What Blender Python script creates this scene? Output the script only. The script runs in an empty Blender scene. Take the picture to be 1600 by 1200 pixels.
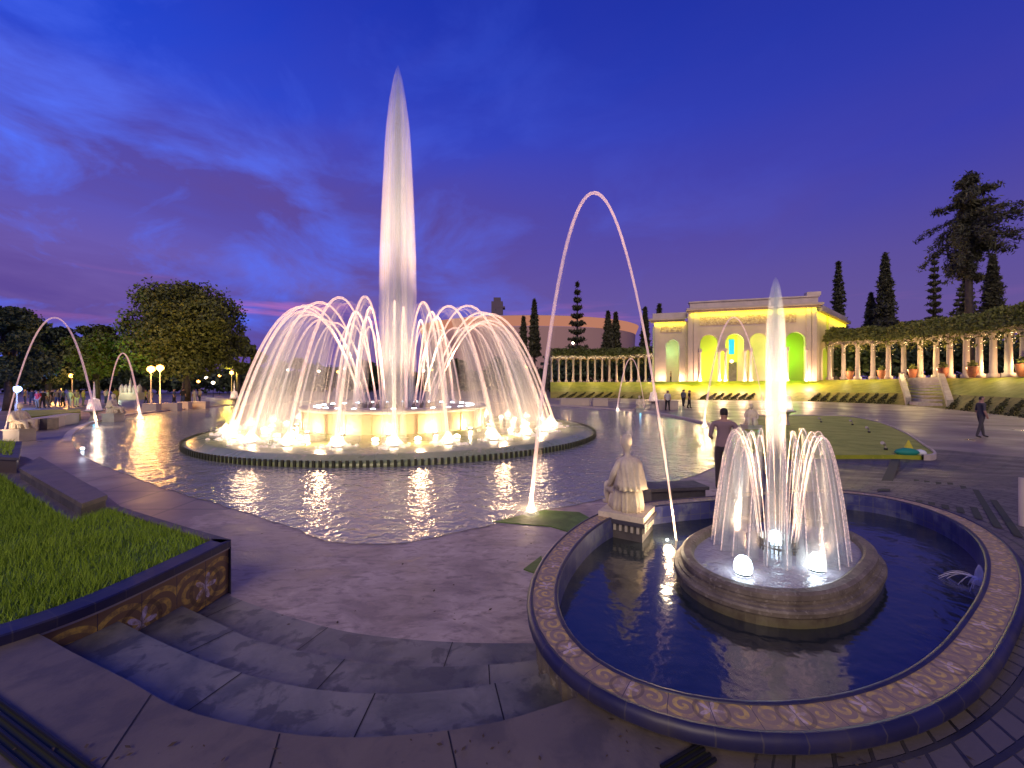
import bpy, bmesh, math, random
import numpy as np
from mathutils import Vector, Matrix
sin, cos, pi, sqrt = math.sin, math.cos, math.pi, math.sqrt
random.seed(7); RNG = np.random.default_rng(7)
S = bpy.context.scene
COL = S.collection
# ------------------------------------------------------------------ camera
F, HZ, CZ = 640.0, 600.0, 2.2
cd = bpy.data.cameras.new('camera'); cam = bpy.data.objects.new('camera', cd); COL.objects.link(cam)
cam.location = (0, 0, CZ); cam.rotation_euler = (math.radians(90), 0, 0)
cd.sensor_width = 36; cd.lens = F / 1600 * 36; cd.clip_end = 6000; cd.clip_start = 0.05
S.camera = cam
S.view_settings.view_transform = 'Standard'; S.view_settings.look = 'None'
S.view_settings.exposure = 0.1; S.view_settings.gamma = 1
S.render.engine = 'CYCLES'
cy = S.cycles
cy.max_bounces = 6; cy.diffuse_bounces = 2; cy.glossy_bounces = 3; cy.transmission_bounces = 3
cy.transparent_max_bounces = 40; cy.volume_bounces = 0; cy.caustics_reflective = False; cy.caustics_refractive = False
cy.sample_clamp_indirect = 3; cy.sample_clamp_direct = 0; cy.use_denoising = True
try: cy.denoiser = 'OPENIMAGEDENOISE'
except Exception: pass
cy.use_light_tree = True
# ------------------------------------------------------------------ node helpers
class NT:
    def __init__(s, tree): s.t = tree; s.n = tree.nodes; s.l = tree.links
    def new(s, typ, ins=None, **kw):
        n = s.n.new(typ)
        for k, v in kw.items(): setattr(n, k, v)
        for k, v in (ins or {}).items(): s.set(n.inputs[k], v)
        return n
    def set(s, sock, v):
        if isinstance(v, bpy.types.NodeSocket): s.l.new(v, sock)
        else:
            if isinstance(v, (tuple, list)) and len(v) == 3 and sock.type == 'RGBA': v = (*v, 1)
            sock.default_value = v
    def math(s, op, a, b=None, c=None, clamp=False):
        n = s.n.new('ShaderNodeMath'); n.operation = op; n.use_clamp = clamp
        for i, v in enumerate((a, b, c)):
            if v is not None: s.set(n.inputs[i], v)
        return n.outputs[0]
    def mix(s, f, a, b, blend='MIX'):
        n = s.n.new('ShaderNodeMixRGB'); n.blend_type = blend
        s.set(n.inputs[0], f); s.set(n.inputs[1], a); s.set(n.inputs[2], b); return n.outputs[0]
    def ramp(s, f, pts, interp='LINEAR'):
        n = s.n.new('ShaderNodeValToRGB'); n.color_ramp.interpolation = interp
        e = n.color_ramp.elements
        while len(e) < len(pts): e.new(0.5)
        for i, (p, c) in enumerate(pts):
            e[i].position = p
            e[i].color = (*c, 1) if isinstance(c, tuple) else (c, c, c, 1)
        s.set(n.inputs[0], f); return n.outputs[0]
    def noise(s, vec, scale, detail=4, rough=0.55, dist=0):
        n = s.new('ShaderNodeTexNoise', {'Scale': scale, 'Detail': detail, 'Roughness': rough, 'Distortion': dist})
        if vec is not None: s.l.new(vec, n.inputs['Vector'])
        return n.outputs[0]
    def mapping(s, vec, scale=(1, 1, 1), loc=(0, 0, 0), rot=(0, 0, 0)):
        n = s.new('ShaderNodeMapping', {'Scale': scale, 'Location': loc, 'Rotation': rot})
        s.l.new(vec, n.inputs['Vector']); return n.outputs[0]
    def coord(s, which='Object'): return s.n.new('ShaderNodeTexCoord').outputs[which]
def srgb(r, g, b):
    f = lambda c: (c / 255) / 12.92 if c / 255 <= 0.04045 else ((c / 255 + 0.055) / 1.055) ** 2.4
    return (f(r), f(g), f(b))
# ------------------------------------------------------------------ world: dusk sky
W = bpy.data.worlds.new('World'); S.world = W; W.use_nodes = True
w = NT(W.node_tree); w.n.clear()
dirv = w.coord('Generated')
sep = w.new('ShaderNodeSeparateXYZ', {0: dirv})
X_, Y_, Z_ = sep.outputs
zc = w.math('MAXIMUM', Z_, 0.0)
left = w.ramp(zc, [(0.0, srgb(122, 92, 150)), (0.10, srgb(116, 90, 154)), (0.23, srgb(104, 88, 170)), (0.38, srgb(66, 76, 186)), (0.50, srgb(28, 72, 212)), (0.66, srgb(18, 54, 186)), (0.85, srgb(18, 44, 160))])
right = w.ramp(zc, [(0.0, srgb(106, 86, 142)), (0.10, srgb(102, 84, 144)), (0.23, srgb(88, 76, 152)), (0.40, srgb(54, 60, 168)), (0.58, srgb(30, 48, 156)), (0.9, srgb(22, 32, 118))])
hx = w.math('MULTIPLY_ADD', X_, 0.75, 0.45, clamp=True)
base = w.mix(hx, left, right)
# clouds: stretched noise on a plane above (real cloud-deck perspective)
dz = w.math('ADD', zc, 0.12)
px = w.math('DIVIDE', X_, dz); py = w.math('DIVIDE', Y_, dz)
cv = w.new('ShaderNodeCombineXYZ', {0: px, 1: py, 2: 0.0}).outputs[0]
n1 = w.noise(w.mapping(cv, (0.55, 0.35, 1), (3.1, 1.7, 0)), 1.0, 7, 0.55, 0.6)
n2 = w.noise(w.mapping(dirv, (2.2, 2.2, 4.5), (8.3, 4.2, 2)), 1.5, 6, 0.6, 0.5)
m1 = w.ramp(n1, [(0.42, 0.0), (0.60, 1.0)])
m2 = w.ramp(n2, [(0.46, 0.0), (0.66, 1.0)])
leftw = w.ramp(X_, [(0.0, 1.0), (0.25, 0.75), (0.75, 0.25)])   # X in -1..1 clipped: left stronger
lw = w.math('MULTIPLY_ADD', X_, -0.55, 0.5, clamp=True)
low = w.ramp(zc, [(0.05, 1.0), (0.36, 0.95), (0.52, 0.35), (0.8, 0.2)])
f1 = w.math('MULTIPLY', w.math('MULTIPLY', m1, low), w.math('MULTIPLY', lw, 1.3))
cl = w.mix(w.math('MULTIPLY', f1, 0.95, clamp=True), base, srgb(92, 72, 148))
f2 = w.math('MULTIPLY', w.math('MULTIPLY', m2, low), w.math('MULTIPLY', lw, lw))
cl = w.mix(w.math('MULTIPLY', f2, 1.4, clamp=True), cl, srgb(84, 112, 245))
# pink streaks near the horizon at the left
n3 = w.noise(w.mapping(dirv, (2.0, 2.0, 26), (0.3, 0, 0.55)), 1.4, 4, 0.5)
bandz = w.ramp(zc, [(0.10, 0.0), (0.15, 1.0), (0.20, 0.0)])
f3 = w.math('MULTIPLY', w.math('MULTIPLY', w.ramp(n3, [(0.56, 0.0), (0.66, 1.0)]), bandz), w.math('MULTIPLY', lw, 0.95))
cl = w.mix(f3, cl, srgb(190, 110, 180))
bg = w.new('ShaderNodeBackground', {'Color': cl, 'Strength': 1.0})
wo = w.new('ShaderNodeOutputWorld'); w.l.new(bg.outputs[0], wo.inputs[0])
# afterglow: one very soft sun
sd = bpy.data.lights.new('sun', 'SUN'); sd.energy = 1.6; sd.angle = math.radians(30); sd.color = (1.0, 0.77, 0.50)
so = bpy.data.objects.new('sun', sd); COL.objects.link(so); so.rotation_euler = (math.radians(54), 0, math.radians(-14))
# ------------------------------------------------------------------ geometry helpers
def G(px, py, z=0.0):
    Y = (CZ - z) * F / (py - HZ); return Vector(((px - 800) / F * Y, Y, z))
def P(px, py, Y): return Vector(((px - 800) / F * Y, Y, CZ + (HZ - py) / F * Y))
class MB:
    def __init__(s): s.v = []; s.f = []; s.m = []; s.uv = []
    def face(s, idx, m=0, uv=None): s.f.append(tuple(idx)); s.m.append(m); s.uv.append(uv)
    def poly(s, pts, m=0, uv=None):
        b = len(s.v); s.v += [tuple(p) for p in pts]; s.face(range(b, b + len(pts)), m, uv)
    def prism(s, pts, z0, z1, m=0, mtop=None, bottom=True):
        n = len(pts); b = len(s.v)
        area = sum(pts[i][0] * pts[(i + 1) % n][1] - pts[(i + 1) % n][0] * pts[i][1] for i in range(n))
        if area < 0: pts = list(pts)[::-1]
        s.v += [(p[0], p[1], z0) for p in pts] + [(p[0], p[1], z1) for p in pts]
        for i in range(n):
            j = (i + 1) % n; s.face((b + i, b + j, b + n + j, b + n + i), m)
        s.face(range(b + n, b + 2 * n), m if mtop is None else mtop)
        if bottom: s.face(range(b + n - 1, b - 1, -1), m)
    def box(s, c, d, rz=0.0, m=0, M=None, taper=1.0):
        b = len(s.v); hx, hy, hz = d[0] / 2, d[1] / 2, d[2] / 2
        for k, (x, y, z) in enumerate([(-1, -1, -1), (1, -1, -1), (1, 1, -1), (-1, 1, -1), (-1, -1, 1), (1, -1, 1), (1, 1, 1), (-1, 1, 1)]):
            t = taper if z > 0 else 1.0
            X, Y = x * hx * t, y * hy * t
            p = Vector((c[0] + X * cos(rz) - Y * sin(rz), c[1] + X * sin(rz) + Y * cos(rz), c[2] + z * hz))
            s.v.append(tuple(M @ p) if M else tuple(p))
        for f in [(0, 3, 2, 1), (4, 5, 6, 7), (0, 1, 5, 4), (1, 2, 6, 5), (2, 3, 7, 6), (3, 0, 4, 7)]:
            s.face([b + i for i in f], m)
    def loft(s, rings, closed=True, m=0, cap0=False, cap1=False, uvs=1.0, mfun=None):
        n = len(rings[0]); b = len(s.v)
        for r in rings: s.v += [tuple(p) for p in r]
        L = [0.0]
        mid = rings[len(rings) // 2]
        for i in range(n): L.append(L[-1] + (Vector(mid[(i + 1) % n]) - Vector(mid[i])).length)
        V = [0.0]
        for k in range(1, len(rings)): V.append(V[-1] + (Vector(rings[k][0]) - Vector(rings[k - 1][0])).length)
        for k in range(len(rings) - 1):
            for i in range(n if closed else n - 1):
                j = (i + 1) % n
                s.face((b + k * n + i, b + k * n + j, b + (k + 1) * n + j, b + (k + 1) * n + i), m if mfun is None else mfun(k, i),
                       [(L[i] * uvs, V[k] * uvs), (L[i + 1] * uvs, V[k] * uvs), (L[i + 1] * uvs, V[k + 1] * uvs), (L[i] * uvs, V[k + 1] * uvs)])
        if cap0: s.face(range(b + n - 1, b - 1, -1), m)
        if cap1: s.face(range(b + (len(rings) - 1) * n, b + len(rings) * n), m)
    def lathe(s, prof, c=(0, 0, 0), n=24, m=0, cap0=False, cap1=False, sx=1, sy=1):
        s.loft([[(c[0] + r * sx * cos(2 * pi * i / n), c[1] + r * sy * sin(2 * pi * i / n), c[2] + z) for i in range(n)] for r, z in prof], True, m, cap0, cap1)
    def tube(s, pts, rad, n=6, m=0, cap=True, flat=None):
        pts = [Vector(p) for p in pts]; rings = []
        if not hasattr(rad, '__len__'): rad = [rad] * len(pts)
        up = None
        for i, p in enumerate(pts):
            t = (pts[min(i + 1, len(pts) - 1)] - pts[max(i - 1, 0)])
            t = t.normalized() if t.length > 1e-9 else Vector((0, 0, 1))
            if up is None:
                up = Vector((1, 0, 0)) if abs(t.x) < 0.8 else Vector((0, 1, 0))
            a = (up - t * up.dot(t)).normalized(); up = a; b_ = t.cross(a)
            rings.append([p + (a * cos(2 * pi * k / n) + b_ * sin(2 * pi * k / n)) * rad[i] for k in range(n)])
        s.loft(rings, True, m, cap, cap)
    def obj(s, name, mats, parent=None, smooth=False, loc=None):
        me = bpy.data.meshes.new(name); me.from_pydata(s.v, [], s.f)
        mats = mats if isinstance(mats, (list, tuple)) else [mats]
        for m in mats: me.materials.append(m)
        me.polygons.foreach_set('material_index', s.m)
        if any(u is not None for u in s.uv):
            uvl = me.uv_layers.new(name='UVMap'); k = 0; arr = []
            for f, u in zip(s.f, s.uv):
                arr += [c for i in range(len(f)) for c in (u[i] if u is not None else (s.v[f[i]][0], s.v[f[i]][1]))]
            uvl.data.foreach_set('uv', arr)
        if smooth: me.polygons.foreach_set('use_smooth', [True] * len(s.f))
        me.update(); me.validate()
        o = bpy.data.objects.new(name, me); COL.objects.link(o)
        if loc is not None: o.location = loc
        if parent is not None:
            o.parent = parent
            if parent.type == 'EMPTY' or True: o.matrix_parent_inverse = Matrix.Translation(-Vector(parent.location)) if (loc is None) else Matrix()
        return o
def tag(o, label=None, cat=None, group=None, kind=None):
    if label: o['label'] = label
    if cat: o['category'] = cat
    if group: o['group'] = group
    if kind: o['kind'] = kind
    return o
def thing(name, loc, label, cat, group=None, rz=0):
    o = bpy.data.objects.new(name, None); COL.objects.link(o); o.location = loc; o.rotation_euler = (0, 0, rz)
    o.empty_display_size = 0.2
    return tag(o, label, cat, group)
def dup(root, loc, rz=0, label=None, scale=None, group=None):
    r = root.copy(); COL.objects.link(r); r.location = loc; r.rotation_euler = (0, 0, rz)
    if scale: r.scale = (scale, scale, scale)
    if label: r['label'] = label
    if group: r['group'] = group
    for ch in list(root.children):
        c = ch.copy(); COL.objects.link(c); c.parent = r; c.matrix_parent_inverse = ch.matrix_parent_inverse
        for g in ch.children:
            d = g.copy(); COL.objects.link(d); d.parent = c; d.matrix_parent_inverse = g.matrix_parent_inverse
    return r
def lamp(name, loc, power, color=(1, .8, .6), radius=0.1, spot=None, target=None, blend=0.6, parent=None):
    l = bpy.data.lights.new(name, 'SPOT' if spot else 'POINT'); l.energy = power; l.color = color; l.shadow_soft_size = radius
    o = bpy.data.objects.new(name, l); COL.objects.link(o); o.location = loc
    if spot:
        l.spot_size = math.radians(spot); l.spot_blend = blend
        d = Vector(target) - Vector(loc); o.rotation_euler = d.to_track_quat('-Z', 'Y').to_euler()
    return o
def area(name, loc, power, color, sx, sy, target, spread=180):
    l = bpy.data.lights.new(name, 'AREA'); l.energy = power; l.color = color; l.shape = 'RECTANGLE'; l.size = sx; l.size_y = sy
    l.spread = math.radians(spread)
    o = bpy.data.objects.new(name, l); COL.objects.link(o); o.location = loc
    d = Vector(target) - Vector(loc); o.rotation_euler = d.to_track_quat('-Z', 'Y').to_euler(); return o
def smooth_loop(pts, n=96, order=4):
    """closed, gently rounded outline through ground points (least squares)."""
    p = np.array([(q[0], q[1]) for q in pts]); c = (p.max(0) + p.min(0)) / 2
    d = p - c; th = np.arctan2(d[:, 1], d[:, 0]); r = np.hypot(d[:, 0], d[:, 1])
    def B(t): return np.stack([np.ones_like(t)] + [f(k * t) for k in range(1, order + 1) for f in (np.cos, np.sin)], 1)
    co = np.linalg.lstsq(B(th), 1 / r, rcond=None)[0]
    t = np.linspace(0, 2 * pi, n, endpoint=False); rr = 1 / (B(t) @ co)
    return Vector((c[0], c[1], 0)), [Vector((c[0] + a * cos(b), c[1] + a * sin(b), 0)) for a, b in zip(rr, t)]
def offset(loop, d):
    n = len(loop); out = []
    for i in range(n):
        t = (loop[(i + 1) % n] - loop[i - 1]); nn = Vector((t.y, -t.x, 0)).normalized(); out.append(loop[i] + nn * d)
    return out
def at(loop, z): return [Vector((p.x, p.y, z)) for p in loop]
def spline(pts, n):
    """Catmull-Rom through points."""
    pts = [Vector(p) for p in pts]; q = [2 * pts[0] - pts[1]] + pts + [2 * pts[-1] - pts[-2]]; out = []
    segs = len(pts) - 1
    for k in range(n + 1):
        u = k / n * segs; i = min(int(u), segs - 1); t = u - i
        a, b, c, d = q[i:i + 4]
        out.append(0.5 * ((2 * b) + (c - a) * t + (2 * a - 5 * b + 4 * c - d) * t * t + (3 * b - a - 3 * c + d) * t ** 3))
    return out
# ------------------------------------------------------------------ materials
def pmat(name, col, rough=0.7, build=None, **ins):
    m = bpy.data.materials.new(name); m.use_nodes = True; t = NT(m.node_tree)
    b = t.n['Principled BSDF']
    b.inputs['Base Color'].default_value = (*col, 1); b.inputs['Roughness'].default_value = rough
    for k, v in ins.items(): b.inputs[k.replace('_', ' ')].default_value = v
    if build: build(t, b)
    return m
def bump(t, b, h, strength=0.3, dist=0.02):
    n = t.new('ShaderNodeBump', {'Strength': strength, 'Distance': dist, 'Height': h}); t.l.new(n.outputs[0], b.inputs['Normal'])
def mottled(c1, c2, scale=2.0, c3=None, rough=(0.4, 0.8), bs=0.3, bd=0.01, detail=6):
    def f(t, b):
        co = t.coord('Object')
        n = t.noise(co, scale, detail, 0.6, 0.3); n2 = t.noise(co, scale * 6, 5, 0.65)
        col = t.mix(t.ramp(n, [(0.35, 0.0), (0.65, 1.0)]), c1, c2)
        if c3: col = t.mix(t.ramp(n2, [(0.55, 0.0), (0.7, 1.0)]), col, c3)
        t.set(b.inputs['Base Color'], col)
        t.set(b.inputs['Roughness'], t.math('MULTIPLY_ADD', n, rough[1] - rough[0], rough[0]))
        bump(t, b, n2, bs, bd)
    return f
M = {}
M['stone'] = pmat('pale_stone', (.4, .36, .3), .8, mottled((.42, .38, .32), (.30, .27, .23), 1.5))
M['plaster'] = pmat('cream_plaster', (.5, .42, .33), .8, mottled((.50, .42, .34), (.42, .35, .28), 0.6, bs=.1))
M['roofcap'] = pmat('lamplit_parapet_stone', (.35, .32, .30), .8, mottled((.60, .50, .44), (.46, .39, .35), 0.8))  # warm wash on the parapet is put into this lighter colour
M['dark_stone'] = pmat('dark_stone', (.08, .075, .08), .6, mottled((.09, .08, .085), (.05, .045, .05), 3))
M['bark'] = pmat('bark', (.06, .045, .03), .9, mottled((.07, .05, .035), (.03, .025, .02), 4))
M['iron'] = pmat('dark_iron', (.02, .02, .022), .45, Metallic=.6)
M['terracotta'] = pmat('terracotta', (.35, .12, .06), .8, mottled((.36, .13, .06), (.24, .08, .04), 4))
M['bronze'] = pmat('nozzle_metal', (.25, .22, .18), .4, Metallic=.8)
def concrete(t, b):
    co = t.coord('Object')
    n = t.noise(co, 0.9, 6, 0.6, 0.5); n2 = t.noise(co, 22, 5, 0.7); n3 = t.noise(co, 3.5, 5, .6, .4)
    col = t.mix(t.ramp(n, [(0.35, 0.0), (0.65, 1.0)]), (.105, .085, .070), (.165, .135, .108))
    col = t.mix(t.ramp(n3, [(0.48, 0.0), (0.60, .6)]), col, (.07, .06, .058))
    col = t.mix(t.ramp(n2, [(0.64, 0.0), (0.70, 1.0)]), col, (.06, .055, .06))
    t.set(b.inputs['Base Color'], col); t.set(b.inputs['Roughness'], t.math('MULTIPLY_ADD', n, .4, .35)); bump(t, b, n2, .5, .006)
M['concrete'] = pmat('worn_concrete', (.2, .2, .2), .6, concrete)
def treadstone(t, b):
    co = t.coord('Object')
    n = t.noise(co, 1.6, 6, 0.62, 0.6); n2 = t.noise(co, 24, 5, 0.7); n3 = t.noise(co, 5, 4, .6, .4)
    col = t.mix(t.ramp(n, [(0.38, 0.0), (0.6, 1.0)]), (.085, .085, .08), (.19, .18, .165))
    col = t.mix(t.ramp(n3, [(0.52, 0.0), (0.6, .7)]), col, (.045, .045, .05))
    t.set(b.inputs['Base Color'], col); t.set(b.inputs['Roughness'], t.math('MULTIPLY_ADD', n, .5, .2)); bump(t, b, n2, .4, .005)
M['tread'] = pmat('damp_step_stone', (.1, .1, .1), .5, treadstone)
def wetplaza(t, b):
    co = t.coord('Object')
    n = t.noise(t.mapping(co, (1, 1.6, 1)), 1.1, 8, 0.68, 0.6); n2 = t.noise(t.mapping(co, (1, 2.2, 1)), 5, 6, 0.65, .4); n3 = t.noise(co, 30, 3, .6)
    col = t.mix(t.ramp(n, [(0.38, 0.0), (0.62, 1.0)]), (.20, .155, .14), (.46, .37, .33))
    col = t.mix(t.ramp(n2, [(0.50, 0.0), (0.66, .75)]), col, (.13, .10, .10))
    t.set(b.inputs['Base Color'], col)
    t.set(b.inputs['Roughness'], t.ramp(n, [(0.35, .32), (0.62, .7)])); bump(t, b, t.math('ADD', n3, n2), .4, .006)
M['plaza'] = pmat('wet_mauve_plaza', (.3, .27, .3), .5, wetplaza)
def pavers(t, b):
    uv = t.coord('UV')
    br = t.new('ShaderNodeTexBrick', {'Vector': uv, 'Color1': (.085, .072, .062, 1), 'Color2': (.13, .11, .095, 1), 'Mortar': (.02, .018, .018, 1), 'Scale': 1.0,
              'Mortar Size': .020, 'Mortar Smooth': .2, 'Brick Width': .30, 'Row Height': .17})
    n = t.noise(t.coord('Object'), 1.3, 6, .6)
    n2 = t.noise(t.coord('Object'), 26, 4, .6)
    col = t.mix(t.ramp(n, [(0.35, 0.0), (0.7, .7)]), br.outputs[0], (.09, .08, .082))
    t.set(b.inputs['Base Color'], col); t.set(b.inputs['Roughness'], t.ramp(n, [(.35, .35), (.65, .65)]))
    bump(t, b, t.math('ADD', t.math('MULTIPLY', br.outputs[1], -1.2), t.math('MULTIPLY', n2, .35)), .8, .012)
M['pavers'] = pmat('radial_pavers', (.15, .14, .13), .6, pavers)
def farpave(t, b):
    co = t.coord('Object'); n = t.noise(co, .35, 6, .6)
    br = t.new('ShaderNodeTexBrick', {'Vector': co, 'Color1': (.20, .16, .14, 1), 'Color2': (.25, .20, .175, 1), 'Mortar': (.11, .095, .095, 1), 'Scale': 1.0,
              'Mortar Size': .03, 'Brick Width': 1.2, 'Row Height': 1.2}); br.offset = 0
    t.set(b.inputs['Base Color'], t.mix(t.ramp(n, [(0.35, 0.0), (0.7, .8)]), br.outputs[0], (.14, .115, .12)))
    t.set(b.inputs['Roughness'], t.ramp(n, [(.3, .25), (.7, .6)]))
M['farpave'] = pmat('far_paving', (.2, .18, .17), .5, farpave)
M['kerb'] = pmat('pale_kerb', (.5, .42, .38), .6, mottled((.52, .44, .40), (.40, .34, .31), 1.5))
def bluetile(t, b):
    uv = t.coord('UV')
    br = t.new('ShaderNodeTexBrick', {'Vector': uv, 'Color1': (.012, .012, .045, 1), 'Color2': (.018, .018, .07, 1), 'Mortar': (.05, .045, .06, 1), 'Scale': 1.0,
              'Mortar Size': .004, 'Brick Width': .20, 'Row Height': .20}); br.offset = 0
    n = t.noise(t.coord('Object'), 3, 5, .6)
    t.set(b.inputs['Base Color'], t.mix(t.ramp(n, [(.45, 0.0), (.65, .6)]), br.outputs[0], (.05, .042, .05)))
    bump(t, b, br.outputs[1], -.3, .003)
M['bluetile'] = pmat('cobalt_glazed_tile', (.02, .03, .2), .45, bluetile)
def innertile(t, b):
    uv = t.coord('UV')
    br = t.new('ShaderNodeTexBrick', {'Vector': uv, 'Color1': (.03, .035, .15, 1), 'Color2': (.06, .065, .19, 1), 'Mortar': (.10, .10, .13, 1), 'Scale': 1.0,
              'Mortar Size': .004, 'Brick Width': .15, 'Row Height': .15}); br.offset = 0
    n = t.noise(t.coord('Object'), 5, 4, .6)
    t.set(b.inputs['Base Color'], t.mix(t.ramp(n, [(.5, 0.0), (.65, .5)]), br.outputs[0], (.20, .22, .26)))
M['innertile'] = pmat('basin_lining_tile', (.05, .06, .2), .3, innertile)
def arabesque(period, height, ground, scroll, pale, v0=0.0):
    """glazed tile frieze: ringed medallions with scrollwork between them, laid along u."""
    def f(t, b):
        s = t.new('ShaderNodeSeparateXYZ', {0: t.coord('UV')}); u, v = s.outputs[0], s.outputs[1]
        cu = t.math('SUBTRACT', t.math('FRACT', t.math('DIVIDE', u, period)), 0.5)
        x = t.math('MULTIPLY', cu, period / height); y = t.math('SUBTRACT', t.math('DIVIDE', t.math('SUBTRACT', v, v0), height), 0.5)
        r = t.math('SQRT', t.math('ADD', t.math('MULTIPLY', x, x), t.math('MULTIPLY', y, y)))
        ring = t.math('LESS_THAN', t.math('ABSOLUTE', t.math('SUBTRACT', r, .40)), .045)
        ang = t.math('ARCTAN2', y, x)
        pet = t.math('MULTIPLY', t.math('ADD', t.math('COSINE', t.math('MULTIPLY', ang, 5.0)), 1.3), .14)
        flower = t.math('LESS_THAN', r, pet)
        # scrolls away from the medallion
        cu2 = t.math('SUBTRACT', t.math('FRACT', t.math('ADD', t.math('DIVIDE', u, period), .5)), .5)
        x2 = t.math('SUBTRACT', t.math('ABSOLUTE', t.math('MULTIPLY', cu2, period / height)), .36)
        r2 = t.math('SQRT', t.math('ADD', t.math('MULTIPLY', x2, x2), t.math('MULTIPLY', y, y)))
        spir = t.math('SINE', t.math('ADD', t.math('MULTIPLY', r2, 26.0), t.math('ARCTAN2', y, x2)))
        scr = t.math('MULTIPLY', t.math('GREATER_THAN', spir, .1), t.math('LESS_THAN', r2, .62))
        n = t.noise(t.coord('Object'), 14, 5, .7)
        wear = t.ramp(n, [(.42, 0.15), (.6, 1.0)])
        col = t.mix(t.math('MULTIPLY', scr, wear), ground, scroll)
        col = t.mix(t.math('MULTIPLY', ring, .6), col, tuple(c * .4 for c in ground))
        col = t.mix(t.math('MULTIPLY', flower, wear), col, pale)
        jt = t.math('LESS_THAN', t.math('FRACT', t.math('DIVIDE', u, period / 2)), .02)
        col = t.mix(jt, col, (.08, .06, .06))
        t.set(b.inputs['Base Color'], col)
    return f
M['rimtile'] = pmat('patterned_rim_tile', (.3, .24, .18), .35, arabesque(.38, .19, (.30, .21, .13), (.66, .46, .10), (.62, .48, .42)))
M['walltile'] = pmat('patterned_wall_tile', (.3, .24, .1), .35, arabesque(.62, .40, (.26, .16, .06), (.80, .55, .08), (.80, .70, .66)))
M['rimstone'] = pmat('worn_rim_tile', (.3, .25, .22), .5, mottled((.20, .165, .115), (.10, .08, .055), 5, (.30, .26, .20)))
def mosswall(t, b):
    co = t.coord('Object'); n = t.noise(co, 6, 6, .65); s = t.new('ShaderNodeSeparateXYZ', {0: co})
    col = t.mix(t.ramp(n, [(.4, 0.0), (.6, 1.0)]), (.10, .075, .055), (.20, .16, .125))
    up = t.math('MULTIPLY', t.ramp(s.outputs[2], [(.30, 1.0), (.50, 0.0)]), t.ramp(n, [(.40, .3), (.62, 1.0)]))
    col = t.mix(up, col, (.10, .11, .012))
    t.set(b.inputs['Base Color'], col); bump(t, b, n, .5, .01)
M['bowl'] = pmat('mossy_bowl_stone', (.2, .18, .16), .35, mosswall)
M['bowl_in'] = pmat('pale_bowl_lining', (.55, .55, .62), .4)
def drumw(t, b):
    co = t.coord('Object'); n = t.noise(co, 2.0, 5, .6)
    t.set(b.inputs['Base Color'], t.mix(n, (.62, .47, .27), (.42, .31, .17)))
M['drum'] = pmat('ochre_plaster_drum', (.55, .42, .25), .7, drumw)
M['deck'] = pmat('wet_fountain_deck', (.2, .24, .10), .3, mottled((.36, .40, .20), (.20, .25, .10), .6, (.42, .38, .24), rough=(.12, .4)))
M['grille'] = pmat('dark_slot_grille', (.04, .045, .02), .7)
def watermat(col, scale, strength, rough=.04, spec=.6, ior=1.33):
    def f(t, b):
        co = t.coord('Object')
        a = t.noise(t.mapping(co, (1, 1, 1)), scale, 3, .55, .3); c = t.noise(t.mapping(co, (1, 1, 1), (4, 2, 0)), scale * 3.1, 2, .5)
        bump(t, b, t.math('ADD', a, t.math('MULTIPLY', c, .45)), strength, .07)
    return pmat('water', col, rough, f, IOR=ior, Specular_IOR_Level=spec)
M['pool'] = watermat((.24, .24, .21), 2.6, .75, .18, .6, 1.8)
M['basin'] = watermat((.016, .022, .026), 2.6, .16, .14, .5, 2.05)
M['bowlwater'] = watermat((.30, .28, .32), 9, .35, .2)
def glass_spray(name, dens, col=(1, .90, .86)):
    m = bpy.data.materials.new(name); m.use_nodes = True; t = NT(m.node_tree); t.n.clear()
    o = t.new('ShaderNodeOutputMaterial')
    v = t.new('ShaderNodeVolumeScatter', {'Color': col, 'Density': dens, 'Anisotropy': 0.0}); t.l.new(v.outputs[0], o.inputs['Volume'])
    m.cycles.homogeneous_volume = True
    return m
M['spray'] = glass_spray('falling_spray', .55, (1, .80, .66))  # lamps' peach tint is put into the spray and plume colours
M['spray_small'] = glass_spray('small_fountain_spray', 5.5, (1, .80, .66))
M['plume'] = glass_spray('jet_plume', .80, (1, .80, .68))
M['plume_core'] = glass_spray('jet_core', 3.0)
def strand_mat(name, alpha, col=(.95, .78, .66), beads=0.0):  # default colour holds the warm lamp tint, not water's own
    m = bpy.data.materials.new(name); m.use_nodes = True; t = NT(m.node_tree); t.n.clear()
    o = t.new('ShaderNodeOutputMaterial')
    d = t.new('ShaderNodeBsdfDiffuse', {'Color': (*col, 1)}); tr = t.new('ShaderNodeBsdfTranslucent', {'Color': (*col, 1)})
    a = t.new('ShaderNodeAddShader'); t.l.new(d.outputs[0], a.inputs[0]); t.l.new(tr.outputs[0], a.inputs[1])
    tp = t.new('ShaderNodeBsdfTransparent')
    n = t.noise(t.mapping(t.coord('Object'), (6, 6, 1.2)), 3, 3, .6); nb = t.noise(t.coord('Object'), 42, 2, .6)
    mx = t.new('ShaderNodeMixShader', {0: t.math('MULTIPLY', t.math('MULTIPLY', t.ramp(n, [(.3, .6), (.7, 1.1)]), t.ramp(nb, [(.38, 1 - beads), (.6, 1.0)])), alpha)})
    t.l.new(tp.outputs[0], mx.inputs[1]); t.l.new(a.outputs[0], mx.inputs[2]); t.l.new(mx.outputs[0], o.inputs['Surface'])
    return m
M['strand'] = strand_mat('water_stream', .48)
M['strand_beads'] = strand_mat('beaded_water_stream', .6, beads=.55)
M['strand_thin'] = strand_mat('thin_water_stream', .12)
M['foam'] = strand_mat('white_foam', .35, (.9, .84, .8))
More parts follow.
